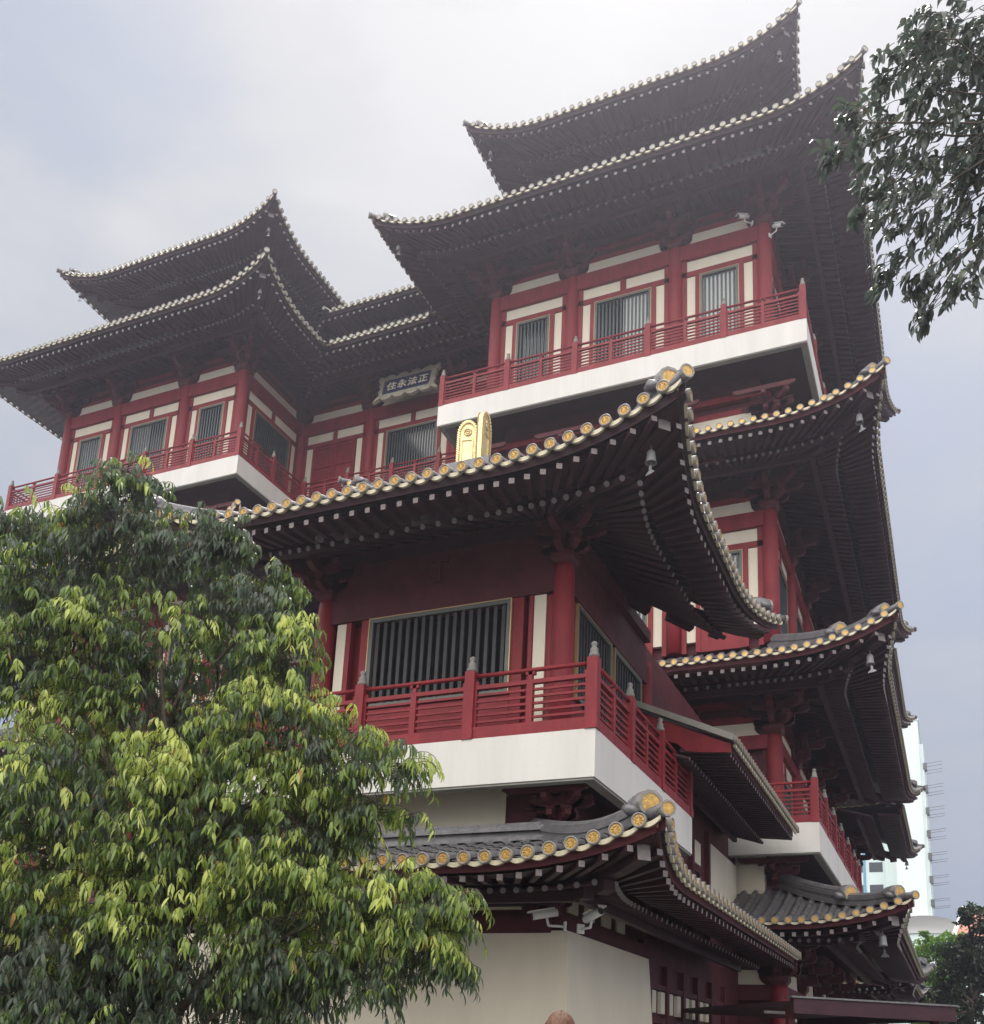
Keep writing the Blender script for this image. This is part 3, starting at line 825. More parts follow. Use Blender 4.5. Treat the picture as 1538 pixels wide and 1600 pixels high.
# strut ornament on the lintel
# side wall
B = MB(); B2 = MB()
FPs.box(B, 0, PYB - PY, -.3, -.14, z0, 9.35)
FPs.box(B2, .15, 3.9, -.05, .1, 7.86, 8.22); FPs.box(B2, .15, 3.9, -.05, .05, 8.24, 8.62); FPs.box(B2, .15, 3.9, -.05, .14, 8.66, 8.86)
for a in (.25, 1.95, 3.6): FPs.box(B, a, a + .12, -.05, .04, z0, 7.855)
FPs.box(B, .37, 3.6, -.14, .03, z0, 6.4)
window(FPs, .4, 1.93, .03, 6.42, 7.84, ('v',), fr=.06, barw=.055, pitch=.125)
window(FPs, 2.1, 3.57, .03, 6.42, 7.84, ('v',), fr=.06, barw=.055, pitch=.125)
tb(B, 'wall_panelling', M['red']); tb(B2, 'lintel_beam', M['reddark'])
for (x, y) in ((PDX, PY), (PCX, PY), (PCX, PYB)): column(x, y, z0, 8.29, .155)
kk = .72
tb_copy('bracket', bracket(1, kk), FP.mat(wP, 0, 8.27)); tb_copy('bracket', bracket(-1, kk), FP.mat(0, 0, 8.27))
# pavilion balcony
pb = slab(-9.6, -3.94, 11.29, 16.35, 4.92, 5.55, 'pavilion balcony in front with cream slab and bright red rail')
railing(pb, (-9.5, 11.35), (-4.0, 11.35), z0, [.35, 2.05, 3.77], k=.94)
railing(pb, (-4.0, 11.35), (-4.0, 16.3), z0, [1.55, 3.15], k=.94, endposts=(False, True))
# pavilion under-balcony zone
U = MB()
FP.box(U, .2, wP - .75, -.1, .0, 4.45, 5.38)
tb(U, 'frieze_panels', M['cream'])
for a in (0, wP): tb_copy('bracket', bracket(1 if a else -1, .6, 2), FP.mat(a, 0, 4.42))
tb_copy('bracket', bracket(0, .6, 2), FPs.mat(2.0, 0, 4.42))
B = MB(); FPs.box(B, 0, 4.0, -.1, .0, 3.1, 4.95); FP.box(B, 0, wP, -.11, -.02, 3.1, 4.95)
FP.box(B, 0, wP, -.02, .1, 3.08, 3.3); FPs.box(B, 0, 7.5, -.02, .1, 3.12, 3.36); tb(B, 'lintel_beam', M['reddark'])
U = MB(); FP.box(U, .3, wP - .45, -.02, .03, 3.4, 3.75)
for a in (.45, 1.15, 1.9, 2.6): FPs.box(U, a, a + .4, -.02, .03, 3.42, 3.72)
tb(U, 'frieze_panels', M['cream'])
tb_copy('bracket', bracket(1, .5, 2), FP.mat(wP, 0, 3.3))
tb_copy('bracket', bracket(0, .45, 2), FPs.mat(3.9, 0, 3.36))
# white ground wall, slightly battered
mb = MB()
zt = 3.11; x1b, x1t = -4.52, -4.5
def bat(x0, x1, y0, y1, z0, z1, g):
    v = [(x0, y0 - g, z0), (x1 + g, y0 - g, z0), (x1 + g, y1 + g, z0), (x0, y1 + g, z0), (x0, y0, z1), (x1, y0, z1), (x1, y1, z1), (x0, y1, z1)]
    mb.add(v, [(3, 2, 1, 0), (4, 5, 6, 7), (0, 1, 5, 4), (1, 2, 6, 5), (2, 3, 7, 6), (3, 0, 4, 7)])
bat(-12.0, -4.5, 11.98, 15.75, 0, zt, .16)
o = tb(mb, 'plaster_wall', M['cream']); o['label'] = 'plain cream ground-floor wall with a sharp corner'
# corridor side wall behind the pavilion corner
FC = Face((-4.6, 15.9), (0, 1))
B = MB(); C_ = MB(); G = MB()
FC.box(B, 0, 7.8, -.2, -.03, 0, 8.0)
for a in (.05, 1.15, 2.3, 3.4, 4.6, 5.9): FC.box(B, a, a + .16, -.03, .06, 0, 3.1)
for z in (2.2, 2.75): FC.box(B, .21, 7.5, -.03, .045, z - .07, z + .02)
for a in (.3, .85, 1.4, 1.95, 2.55, 3.05, 3.7, 4.2): FC.box(C_, a, a + .26, -.03, .03, 2.3, 2.66)
for a in (.28, 1.4, 2.55, 3.7): FC.box(G, a, a + .8, -.03, .01, .9, 2.1)
for a in (.5, 1.6, 3.0, 4.4): FC.box(B, a, a + .12, -.03, .07, 3.8, 6.2)
for a in (.75, 1.9, 3.3): FC.box(C_, a, a + .5, -.03, .03, 5.35, 5.8); FC.box(G, a, a + .5, -.03, .01, 4.5, 5.2)
FC.box(C_, 4.7, 7.4, -.03, .035, 4.6, 6.0)
tb(B, 'timber_frame', M['reddark']); tb(C_, 'plaster_panels', M['cream']); tb(G, 'window', M['glass'])  # darker red frame stands in for the shade along this wall

# pavilion roof
KP = dict(zE=8.66, lift=.47, c=2.5, sweep=.3, D=2.3, rise=.95, sp=.245, r=.068, ring=.4, scale=.85, indiv=True, sof=.46, purlin=False, fas='under')
o, b = rect_roof('pavilion roof in front with gilt flower end tiles', -10.95, -2.45, 9.78, 16.76, 'fr', **KP)
BELLS += [(b[1], .85)]
mb = MB(); mb.add([(-8.65, 12.08, 9.61), (-4.75, 12.08, 9.61), (-4.75, 14.46, 9.61), (-8.65, 14.46, 9.61), (-8.0, 13.27, 10.3), (-5.6, 13.27, 10.3)],
                  [(0, 1, 5, 4), (1, 2, 5), (2, 3, 4, 5), (3, 0, 4)]); tb(mb, 'roof', M['tile'])
# gilt ridge-end ornament: two curved fish-tail leaves
def ridge_orn(x, y, z):
    mb = MB()
    for dx, dy, hh, ww, rz in ((-.13, 0, .86, .34, radians(12)), (.17, -.02, .93, .42, radians(98))):
        c_, s_ = cos(rz), sin(rz)
        def T(a, b, h): return (x + dx + a * c_ - b * s_, y + dy + a * s_ + b * c_, z + h)
        pts = [(ww / 2, 0)] + [(ww / 2 * cos(pi * i / 14), hh * .74 + hh * .26 * sin(pi * i / 14)) for i in range(15)] + [(-ww / 2, 0)]
        n = len(pts)
        A = [T(a, -.035, b) for a, b in pts]; Bv = [T(a, .035, b) for a, b in pts]
        mb.add(A + Bv, [tuple(range(n)), tuple(range(2 * n - 1, n - 1, -1))] + [((k + 1) % n, k, n + k, n + (k + 1) % n) for k in range(n)])
        # rope-like raised rim
        path = []
        for i in range(n - 1):
            a0, b0 = pts[i]; a1, b1 = pts[i + 1]; L_ = sqrt((a1 - a0) ** 2 + (b1 - b0) ** 2); m = max(1, int(L_ / .04))
            for q in range(m): t = (q + .5) / m; path.append((a0 + (a1 - a0) * t, b0 + (b1 - b0) * t))
        for k, (a, b_) in enumerate(path):
            sg = 1 if a > 0 else -1
            for yy in (-.04, .04):
                mb.prism(T(a * .98, yy * 1.35, b_ + .012), T(a * .8, yy * 1.35, b_ - .03), .02, .03)
        for sy in (-1, 1):
            mb.sweep([T(.062 * cos(t * .7), sy * .045, hh * .77 + .062 * sin(t * .7)) for t in range(10)], .014, 6)
            mb.sweep([T(.028 * cos(t * .9), sy * .045, hh * .77 + .028 * sin(t * .9)) for t in range(8)], .013, 6)
            for a in (-.27, .27): mb.prism(T(a * ww, sy * .04, .02), T(a * ww, sy * .04, hh * .6), .022, .022, up=Vector((0, 1, 0)))
            mb.prism(T(-.27 * ww, sy * .04, hh * .6), T(.27 * ww, sy * .04, hh * .6), .022, .022)
    return mb
o = tb(ridge_orn(-6.74, 13.0, 10.8), 'ridge_ornament', M['goldbright']); o['label'] = 'gilt curled ridge ornament'
mb = MB(); mb.box(-7.1, -6.35, 12.75, 13.25, 10.1, 10.8); tb(mb, 'ridge', M['tile'])
# lower pavilion roof
KL = dict(zE=3.6, lift=.4, c=2.2, sweep=.26, D=2.35, rise=.7, sp=.262, r=.07, ring=.3, scale=.8, indiv=True, sof=.2)
R = Roof('lower pavilion roof with gilt flower end tiles', **KL)
R.side((-11.4, 9.6), (-2.6, 9.6), 'hip', 'hip'); R.side((-2.6, 9.6), (-2.6, 20.6), 'hip', 'cut')
R.hipridge((-2.6, 9.6), (-1, 1)); R.hipridge((-11.4, 9.6), (1, 1)); R.finish()
# stacked ridge against the wall
mb = MB()
for i, (zz, w) in enumerate(((4.22, .36), (4.285, .3), (4.35, .36), (4.415, .26))):
    x = -10.5
    while x < -4.95 + .35:
        mb.box(x, min(x + .3, -4.62), 11.93 - w, 11.93, zz, zz + .062); x += .302
tb(mb, 'roof_ridge', M['tile'])

# gable roof over the side stair
gz, gx, gy0, gy1 = 6.55, -3.05, 15.4, 22.2
R = Roof('small gable roof over the side stair', zE=gz, lift=0, c=1, sweep=0, D=2.2, rise=1.0, sp=.2, r=.06, ring=.5, scale=.75, sof=.32)
R.side((gx, gy0), (gx, gy1), 'cut', 'cut'); o = R.finish()
mb = MB()
mb.hexa([(gx + .02, gy0 - .12, gz - .02), (gx + .02, gy0 + .02, gz - .02), (gx + .02, gy0 + .02, gz + .09), (gx + .02, gy0 - .12, gz + .09), (gx - 2.2, gy0 - .12, gz + .98), (gx - 2.2, gy0 + .02, gz + .98), (gx - 2.2, gy0 + .02, gz + 1.09), (gx - 2.2, gy0 - .12, gz + 1.09)])
tb(mb, 'verge_ridge', M['slabrim'])
mb = MB()
v = [(gx - .03, -.2), (gx - .03, -.06), (gx - 2.2, .92), (gx - 2.2, .4), (gx - 1.35, .16), (gx - .9, .02), (gx - .75, -.12), (gx - .5, -.16)]
n = len(v); mb.add([(a, gy0 - .05, gz + b_) for a, b_ in v] + [(a, gy0 + .03, gz + b_) for a, b_ in v], [tuple(range(n))[::-1], tuple(range(n, 2 * n))] + [(j, (j + 1) % n, n + (j + 1) % n, n + j) for j in range(n)])
tb(mb, 'bargeboard', M['red'])

# ================================================================== wind bells
def bell_meshes():
    b = MB(); n = 16
    prof = [(.015, .34), (.02, .3), (.06, .285), (.085, .25), (.095, .15), (.105, .05), (.125, 0), (.118, .0), (.098, .05), (.08, .2), (.02, .25)]
    b.lathe((0, 0, -.42), prof, n)
    for k in range(8): pass
    b.sweep([(0, 0, 0), (0, 0, -.1)], .012, 6)
    c = MB(); c.sweep([(0, 0, -.2), (0, 0, -.5)], .006, 5)
    pts = [(0, -.48), (.035, -.52), (.03, -.6), (.1, -.66), (.12, -.7), (.06, -.69), (.03, -.71), (0, -.69), (-.03, -.71), (-.06, -.69), (-.12, -.7), (-.1, -.66), (-.03, -.6), (-.035, -.52)]
    m = len(pts)
    c.add([(a, -.006, z) for a, z in pts] + [(a, .006, z) for a, z in pts], [tuple(range(m)), tuple(range(2 * m - 1, m - 1, -1))] + [((k + 1) % m, k, m + k, m + (k + 1) % m) for k in range(m)])
    return b.mesh('bell_body', M['bronze']), c.mesh('clapper', M['bronze'])
BM, CM = bell_meshes()
bell_labels = []
def bell(p, k, label, i):
    e = empty('wind_bell', p); e.scale = (k, k, k); e.rotation_euler = (0, 0, random.uniform(-.6, .6))
    a = link_copy('bell_body', BM, e); c = link_copy('clapper', CM, e); c.rotation_euler = (random.uniform(-.15, .15), random.uniform(-.1, .1), 0)
    tag(e, label, 'wind bell', 'bronze wind bells hanging from the roof corners')
BL = ['wind bell under the left corner of the right tower main roof', 'wind bell under the right corner of the right tower main roof', 'wind bell under the rear corner of the right tower main roof',
      'wind bell under the far left corner of the left wing main roof', 'wind bell under the right corner of the left wing main roof',
      'wind bell under the left corner of the topmost roof', 'wind bell under the right corner of the topmost roof at the picture top',
      'wind bell dangling from the far left tip of the left wing upper roof', 'wind bell under the right corner of the left wing upper roof',
      'wind bell under the third roof front corner at the right', 'wind bell under the third roof rear corner, beyond the tower', 'wind bell under the third roof of the rear block, against the sky',
      'wind bell under the second roof front corner at the right', 'wind bell under the second roof rear corner', 'wind bell under the second roof of the rear block, in front of the pale tower',
      'wind bell with wide fish-tail clapper under the lowest roof corner', 'wind bell under the lowest roof rear corner', 'wind bell under the lowest roof of the rear block',
      'large bronze wind bell hanging under the pavilion roof corner']
for i, (p, k) in enumerate(BELLS):
    if p is not None and i not in (2, 10, 13, 16, 17): bell(p, k * .68, BL[i] if i < len(BL) else 'wind bell', i)

# ================================================================== plaque
pl = empty('name_plaque', (-16.55, 26.55, 24.3)); pl.rotation_euler = (radians(-12), 0, 0)
tag(pl, 'blue name plaque with pale gold characters in a scalloped carved frame', 'plaque')
mb = MB(); mb.box(-.98, .98, -.05, .04, -.42, .42); mb.build('board', M['plaqueblue'], pl)
mb = MB()
out = []
def scal(x0, x1, z, amp, n, sg):
    r = []
    for i in range(n * 6 + 1):
        t = i / (n * 6); r.append((x0 + (x1 - x0) * t, z + sg * amp * abs(sin(pi * n * t)) ** .7))
    return r
top = scal(-1.04, 1.04, .45, .17, 4, 1); bot = scal(1.04, -1.04, -.45, .13, 4, -1)
rt = [(1.06, .5), (1.22, .62), (1.24, .42), (1.12, .3), (1.16, .12), (1.1, 0), (1.16, -.14), (1.1, -.3), (1.26, -.5), (1.3, -.62), (1.08, -.52)]
lt = [(-a, b) for a, b in rt][::-1]
outer = top + rt + bot + lt
inner = []
def sq(a, b):
    m = max(abs(a) / .95, abs(b) / .37); return (a / m, b / m)
inner = [sq(a, b) for a, b in outer]; n = len(outer)
vs = [(a, -.07, b) for a, b in outer] + [(a, -.11, b) for a, b in inner] + [(a, .04, b) for a, b in outer] + [(a, -.05, b) for a, b in inner]
fs = []
for k in range(n):
    j = (k + 1) % n; fs += [(k, j, n + j, n + k), (k, 2 * n + k, 2 * n + j, j), (n + k, n + j, 3 * n + j, 3 * n + k)]
mb.add(vs, fs); mb.build('carved_frame', M['plaqueframe'], pl)
cu = bpy.data.curves.new('writing', 'FONT'); cu.body = '\u4f4f\u6c38\u6cd5\u6b63'; cu.size = .4; cu.space_character = 1.12; cu.align_x = 'CENTER'; cu.align_y = 'CENTER'; cu.extrude = .012; cu.offset = .004
to = bpy.data.objects.new('writing_src', cu); COL.objects.link(to)
bpy.context.view_layer.update()
me = bpy.data.meshes.new_from_object(to.evaluated_get(bpy.context.evaluated_depsgraph_get()))
bpy.data.objects.remove(to)
me.materials.clear(); me.materials.append(M['plaquetext'])
wo = bpy.data.objects.new('writing', me); COL.objects.link(wo); wo.parent = pl; wo.location = (0, -.066, 0); wo.rotation_euler = (pi / 2, 0, 0)

# ================================================================== cameras on the walls
def seccam(p, rz, tilt, k, label, arm=True):
    e = empty('security_camera', p); e.rotation_euler = (0, 0, rz); e.scale = (k, k, k)
    h = MB(); h.prism((0, .18, 0), (0, -.2, 0), .13, .12, 0, n=12); h.box(-.075, .075, -.26, .14, .055, .075, 0); h.prism((0, -.2, 0), (0, -.215, 0), .1, .1, 1, n=12)
    ho = h.build('camera_housing', [M['white'], M['blackm']], e); ho.rotation_euler = (tilt, 0, 0)
    a = MB(); a.prism((0, .02, -.06), (0, .05, -.17), .04, .04, n=8); a.prism((0, .05, -.17), (0, .3, -.17), .04, .04, n=8); a.box(-.06, .06, .28, .31, -.24, -.1); a.build('wall_arm', M['white'], e)
    tag(e, label, 'security camera', 'security cameras on the temple')
seccam((-4.68, 11.68, 3.28), radians(-60), radians(12), .85, 'white security camera left of the pavilion corner bracket')
seccam((-4.08, 11.75, 3.26), radians(55), radians(-14), .85, 'white security camera right of the pavilion corner bracket')
seccam((-4.2, 23.5, 24.35), radians(-50), radians(15), .85, 'security camera on the cream frieze of the right tower')
seccam((-3.3, 23.5, 23.75), radians(60), radians(30), .85, 'security camera on the corner column of the right tower')

# ================================================================== canopy
cn = empty('entrance_canopy', (-2.14, 15.0, 0)); cn.rotation_euler = (0, 0, radians(37)); tag(cn, 'low dark red canopy with corrugated roof beside the temple', 'canopy')
def cl(mb, name, m): return mb.build(name, m, cn)
mb = MB(); mb.box(0, 2.66, 0, .12, 2.28, 2.5); mb.box(2.54, 2.66, .12, 4.5, 2.28, 2.5); cl(mb, 'fascia_board', M['under'])
mb = MB(); mb.box(0, 2.53, .13, 4.5, 2.4, 2.46)
for i in range(6): mb.box(1.6, 2.4, .2 + .14 * i, .26 + .14 * i, 2.36, 2.4)
cl(mb, 'roof_sheet', M['under'])
mb = MB(); mb.box(-.05, 2.68, -.03, .125, 2.5, 2.525); mb.box(2.54, 2.68, .126, 4.5, 2.5, 2.525); cl(mb, 'edge_flashing', M['tile'])
for x, y in ((2.5, .3), (2.5, 4.2), (.1, .3)):
    mb = MB(); mb.prism((x, y, 0), (x, y, 2.4), .1, .1, up=Vector((0, 1, 0))); cl(mb, 'post', M['reddark'])
mb = MB(); mb.box(.2, .6, 1.2, 1.3, 2.32, 2.36); cl(mb, 'light_tube', M['white'])

# ================================================================== trees
def leafmesh(name, leaves, m):
    """leaves: list of (base, direction, normal, length, width, tint, curl)"""
    import array
    co = []; faces = []; tint = []
    for (p, d, nrm, L, W, t, curl) in leaves:
        s = d.cross(nrm); s.normalize(); b = len(co); co.append(p)
        for tt, ww in ((.18, .36), (.45, .5), (.75, .32)):
            q = p + d * (L * tt) + nrm * (L * curl * (1.6 * tt * (1 - tt) - tt * tt * .6)); f = nrm * (W * .2 * ww * 2)
            co += [q + s * (W * ww) + f, q, q - s * (W * ww) + f]
        co.append(p + d * L - nrm * (L * curl * .9))
        faces += [(b, b + 2, b + 1), (b, b + 3, b + 2)]
        for o in (b + 1, b + 4): faces += [(o, o + 1, o + 4, o + 3), (o + 1, o + 2, o + 5, o + 4)]
        faces += [(b + 7, b + 8, b + 10), (b + 8, b + 9, b + 10)]
        tint += [t] * 11
    me = bpy.data.meshes.new(name); me.from_pydata([tuple(c) for c in co], [], faces)
    a = me.attributes.new('tint', 'FLOAT', 'POINT'); a.data.foreach_set('value', tint)
    me.materials.append(m); me.polygons.foreach_set('use_smooth', [True] * len(faces)); me.update()
    return me

def rv(rng):
    while True:
        v = Vector((rng.uniform(-1, 1), rng.uniform(-1, 1), rng.uniform(-1, 1)))
        if .05 < v.length < 1: return v.normalized()

LT = [(-7.42, 6.06, 5.81, 0.59), (-6.75, 6.15, 6.12, 0.38), (-6.72, 6.1, 6.42, 0.2), (-6.7, 6.08, 6.62, .12), (-6.19, 6.43, 5.9, 0.42), (-5.96, 6.47, 6.12, 0.2), (-5.64, 6.61, 5.42, 0.4), (-5.26, 6.69, 4.96, 0.32), (-7.23, 6.07, 4.84, 0.75), (-6.5, 6.73, 4.82, 0.89), (-5.29, 6.75, 4.22, 0.58), (-4.6, 6.7, 3.97, 0.32), (-4.16, 6.8, 3.88, 0.24), (-6.52, 6.06, 3.49, 0.91), (-5.68, 6.69, 3.37, 0.93), (-4.78, 6.79, 3.34, 0.38), (-4.3, 6.86, 3.5, 0.15), (-3.98, 6.9, 3.44, 0.05), (-6.66, 6.06, 2.42, 0.89), (-5.91, 6.73, 2.39, 0.92), (-4.82, 6.73, 2.6, 0.57), (-4.2, 6.86, 2.68, 0.36), (-3.78, 6.96, 2.68, 0.25), (-3.98, 7.04, 2.36, 0.3), (-3.62, 7.04, 2.75, 0.09), (-6.45, 6.68, 1.75, 0.66), (-5.16, 6.93, 2.04, 0.46), (-4.37, 7.03, 2.16, 0.29), (-7.64, 5.69, 5.98, 0.32), (-7.9, 5.73, 4.97, 0.69), (-7.55, 5.79, 3.21, 0.87), (-7.63, 6.1, 1.89, 0.87), (-3.7, 7.21, 2.2, 0.1)]
def limb(mb, A, B, r0, r1, rng, sag=.15, n=6):
    A = Vector(A); B = Vector(B); pts = []; j = (B - A).length * .06
    for i in range(n + 1):
        t = i / n; p = A.lerp(B, t) + Vector((0, 0, sag * 4 * t * (1 - t)))
        if 0 < i < n: p += Vector((rng.uniform(-j, j), rng.uniform(-j, j), rng.uniform(-j, j)))
        pts.append(p)
    mb.sweep(pts, [r0 + (r1 - r0) * i / n for i in range(n + 1)], 8)
    return pts
def drooping_tree():
    rng = random.Random(11)
    root = empty('leafy_tree', (-6.0, 6.6, 0)); tag(root, 'big foreground tree with long drooping yellow-green leaves in front of the pavilion', 'tree')
    off = -root.location
    tr = MB(); limb(tr, (0, 0, 0), (-.1, .05, 3.2), .16, .11, rng, 0); limb(tr, (-.1, .05, 3.2), (-.6, -.3, 6.1), .1, .02, rng, .1)
    leaves = []; twigs = MB()
    for bi, (x, y, z, r) in enumerate(LT):
        c = Vector((x, y, z)) + off
        if r > .3: limb(tr, (-.05, .03, min(3.1, max(1.2, c.z - 1.0))), c, .04, .008, rng, .2)
        n = int(600 * r ** 1.9 + 170 * r)
        subs = [(rv(rng) * r * rng.uniform(.45, .95), rng.gauss(0, .12), r * rng.uniform(.22, .45)) for _ in range(max(3, int(5 + 14 * r)))]
        for i in range(n):
            if rng.random() < .62:
                sc, so_, sr = rng.choice(subs); v = sc + rv(rng) * sr * rng.random() ** .6
                if v.length > 1.18 * r: v *= 1.18 * r / v.length
            else: so_ = 0; v = rv(rng) * r * rng.random() ** .5
            rr = max(.01, v.length); d = v / rr
            p = c + Vector((v.x, v.y, v.z * .92))
            out = d.copy(); out.z = out.z * .25 + .05; out.x += rng.uniform(-.5, .5); out.y += rng.uniform(-.5, .5)
            if out.length < .01: out = Vector((1, 0, 0))
            out.normalize()
            ln = rng.uniform(.16, .36); side = out.cross(Vector((0, 0, 1))).normalized()
            rach = []; dr = rng.uniform(.35, .95)
            for k in range(5):
                t = k / 4; rach.append(p + out * (ln * (t - .25 * t * t)) + side * (ln * .12 * sin(3 * t) * rng.uniform(-1, 1)) + Vector((0, 0, ln * (.3 * t - dr * t * t))))
            twigs.sweep([p - out * .1 - Vector((0, 0, .05))] + rach, .0032, 3)
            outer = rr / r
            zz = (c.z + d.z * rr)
            age_and_light = .62 * outer ** 2 + .3 * (d.z * .5 + .5) + rng.gauss(0, .13) + so_ - .04
            if zz > 4.9: age_and_light -= .32 * min(1, (zz - 4.9) / .5)  # crown-top sheen painted in: greyer leaf tint up high
            if zz < 2.3: age_and_light -= .2 + .2 * min(1, 2.3 - zz)  # shade of the crown underside put into the leaf tint
            base_t = max(0, min(.95, age_and_light * 1.05))
            nl = max(3, int(ln / .045))
            for k in range(nl * 2):
                t = ((k // 2) + .5 + (k % 2) * .3) / nl; x = t * 4; q = min(3, int(x)); a = rach[q].lerp(rach[q + 1], min(1, x - q))
                sg = 1 if k % 2 else -1
                dd = Vector((0, 0, -1)) + side * (sg * rng.uniform(.05, .55)) + out * rng.uniform(-.1, .45) + rv(rng) * .15
                dd.normalize()
                nr = out * rng.uniform(.1, 1) + side * (sg * rng.uniform(-.3, 1.1)) + Vector((0, 0, rng.uniform(.0, .6)))
                nr = nr - dd * nr.dot(dd); nr.normalize()
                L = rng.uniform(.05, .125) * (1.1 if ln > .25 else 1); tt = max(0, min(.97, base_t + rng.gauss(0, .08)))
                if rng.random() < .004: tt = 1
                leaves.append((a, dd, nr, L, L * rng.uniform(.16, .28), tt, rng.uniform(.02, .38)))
    t = tr.build('trunk', M['bark'], root); tw = twigs.build('twigs', M['bark'], root)
    cr = bpy.data.objects.new('crown', leafmesh('crown', leaves, M['leaf'])); COL.objects.link(cr); cr.parent = root
    return len(leaves)
print('left leaves', drooping_tree())

RT = [(0.42, 5.2, 7.95, .2), (0.2, 5.45, 7.85, .15), (.6, 5.4, 7.5, .25), (.55, 5.5, 7.0, .22), (0.13, 4.8, 7.08, 0.14), (0.34, 5.32, 7.62, 0.21), (-0.03, 5.66, 7.83, 0.19), (0.21, 5.13, 7.05, 0.22), (0.45, 5.65, 7.61, 0.2), (-0.2, 4.78, 6.62, 0.12), (-0.32, 5.21, 6.91, 0.08), (-0.05, 5.76, 7.42, 0.25), (0.22, 5.23, 6.69, 0.24), (-0.12, 5.59, 6.89, 0.18), (0.03, 5.0, 6.16, 0.21), (0.28, 5.58, 6.51, 0.23), (-0.08, 5.95, 6.64, 0.13), (0.11, 5.36, 6.01, 0.16), (0.08, 5.86, 6.2, 0.07), (0.3, 5.21, 5.83, 0.09), (0.44, 5.55, 6.89, 0.23), (0.73, 6.02, 7.74, 0.41), (0.61, 5.48, 6.39, 0.29), (1.3, 5.8, 7.2, .6), (1.6, 5.4, 8.1, .7), (1.9, 6.2, 6.6, .6)]
def oval_tree():
    rng = random.Random(5)
    root = empty('street_tree', (2.2, 5.9, 0)); tag(root, 'dark-leaved tree whose branches hang in from the upper right edge', 'tree')
    off = -root.location; tr = MB()
    limb(tr, (0, 0, 0), (-.1, -.1, 5.4), .17, .12, rng, 0); limb(tr, (-.1, -.1, 5.4), (-1.2, -.3, 7.1), .08, .03, rng, .15); limb(tr, (-.1, -.1, 5.2), (-.6, -.5, 8.4), .08, .03, rng, .1)
    hub = [Vector((1.15, 5.6, 6.9)) + off, Vector((1.3, 5.5, 7.6)) + off]
    leaves = []; tw = MB()
    for (x, y, z, r) in RT:
        c = Vector((x, y, z)) + off; h = min(hub, key=lambda q: (q - c).length)
        limb(tw, h, c, .009, .004, rng, .12, 5)
        n = max(9, int(400 * r ** 2 + 60 * r))
        for i in range(n):
            d = rv(rng); p = c + d * (r * rng.random() ** .5)
            out = (p - h).normalized() + rv(rng) * .5; out.normalize(); side = out.cross(Vector((0, 0, 1))).normalized()
            q = p + out * .1 - Vector((0, 0, .03)); tw.sweep([p - out * .05, p, q], .0025, 3)
            for k in range(rng.randint(4, 6)):
                a = p.lerp(q, rng.random()); dd = out * rng.uniform(.2, .9) + side * rng.uniform(-1, 1) + Vector((0, 0, rng.uniform(-1.3, -.1))); dd.normalize()
                nr = Vector((rng.uniform(-.5, .5), rng.uniform(-.5, .5), 1)) + rv(rng) * .5; nr = nr - dd * nr.dot(dd); nr.normalize()
                L = rng.uniform(.07, .115); leaves.append((a, dd, nr, L, L * rng.uniform(.28, .37), max(0, min(1, rng.gauss(.4, .22))), rng.uniform(.1, .45)))
    tr.build('trunk', M['bark'], root); tw.build('twigs', M['bark'], root)
    cr = bpy.data.objects.new('crown', leafmesh('crown', leaves, M['leaf2'])); COL.objects.link(cr); cr.parent = root
    return len(leaves)
print('right leaves', oval_tree())

def far_tree(name, base, blobs, m, nl, ls, seed, label, group=None):
    rng = random.Random(seed); root = empty(name, base); tag(root, label, 'tree', group)
    off = -Vector(base); tr = MB(); top = max(b[2] for b in blobs)
    limb(tr, (0, 0, 0), (0, 0, top * .55), .25, .14, rng, 0)
    leaves = []; tot = sum(b[3] ** 2 for b in blobs)
    for (x, y, z, r) in blobs:
        c = Vector((x, y, z)) + off; limb(tr, (0, 0, top * .5), c, .09, .03, rng, .2)
        sub = [(c + rv(rng) * r * rng.uniform(.35, .95), r * rng.uniform(.22, .42)) for _ in range(14)]
        for i in range(int(nl * r * r / tot)):
            cc, q = rng.choice(sub); d = rv(rng); p = cc + Vector((d.x, d.y, d.z * .7)) * q * rng.random() ** .4
            dd = (rv(rng) + Vector((0, 0, -.4))).normalized(); nr = rv(rng) + Vector((0, 0, .8)); nr = nr - dd * nr.dot(dd); nr.normalize()
            L = ls * rng.uniform(.7, 1.3); leaves.append((p, dd, nr, L, L * .5, max(0, min(1, rng.gauss(.45, .22) + .2 * d.z)), .1))
    tr.build('trunk', M['bark'], root)
    cr = bpy.data.objects.new('crown', leafmesh('crown', leaves, m)); COL.objects.link(cr); cr.parent = root
far_tree('broadleaf_tree', (-1.9, 59.6, 0), [(-1.33, 59.8, 7.3, 1.9), (-2.4, 59.7, 5.9, 2.0), (-1.7, 59.4, 7.9, 1.1), (-3.4, 58.9, 6.8, 2.0), (-.2, 60, 6.9, 1.7), (.9, 60.2, 7.2, 1.3), (-1.3, 60.0, 4.4, 2.2), (.3, 60.5, 8.0, 1.0)], M['leaf3'], 24000, .2, 3, 'bright green tree behind the lowest temple roof')
far_tree('dark_tree', (.6, 44.2, 0), [(0.2, 43.8, 5.9, 1.0), (.8, 44.4, 5.1, 1.25), (.2, 44.5, 3.5, 1.1), (.95, 43.8, 7.35, .75), (1.6, 44.1, 6.9, .9), (-.35, 44.0, 4.3, .8), (1.7, 44.3, 4.6, 1.2), (-.5, 44, 3.2, .95), (-.1, 43.9, 5.1, .7), (.45, 43.7, 7.75, .22), (.6, 44.2, 6.5, .6)], M['leaf4'], 16000, .17, 4, 'dark dense tree at the right edge beside the temple')

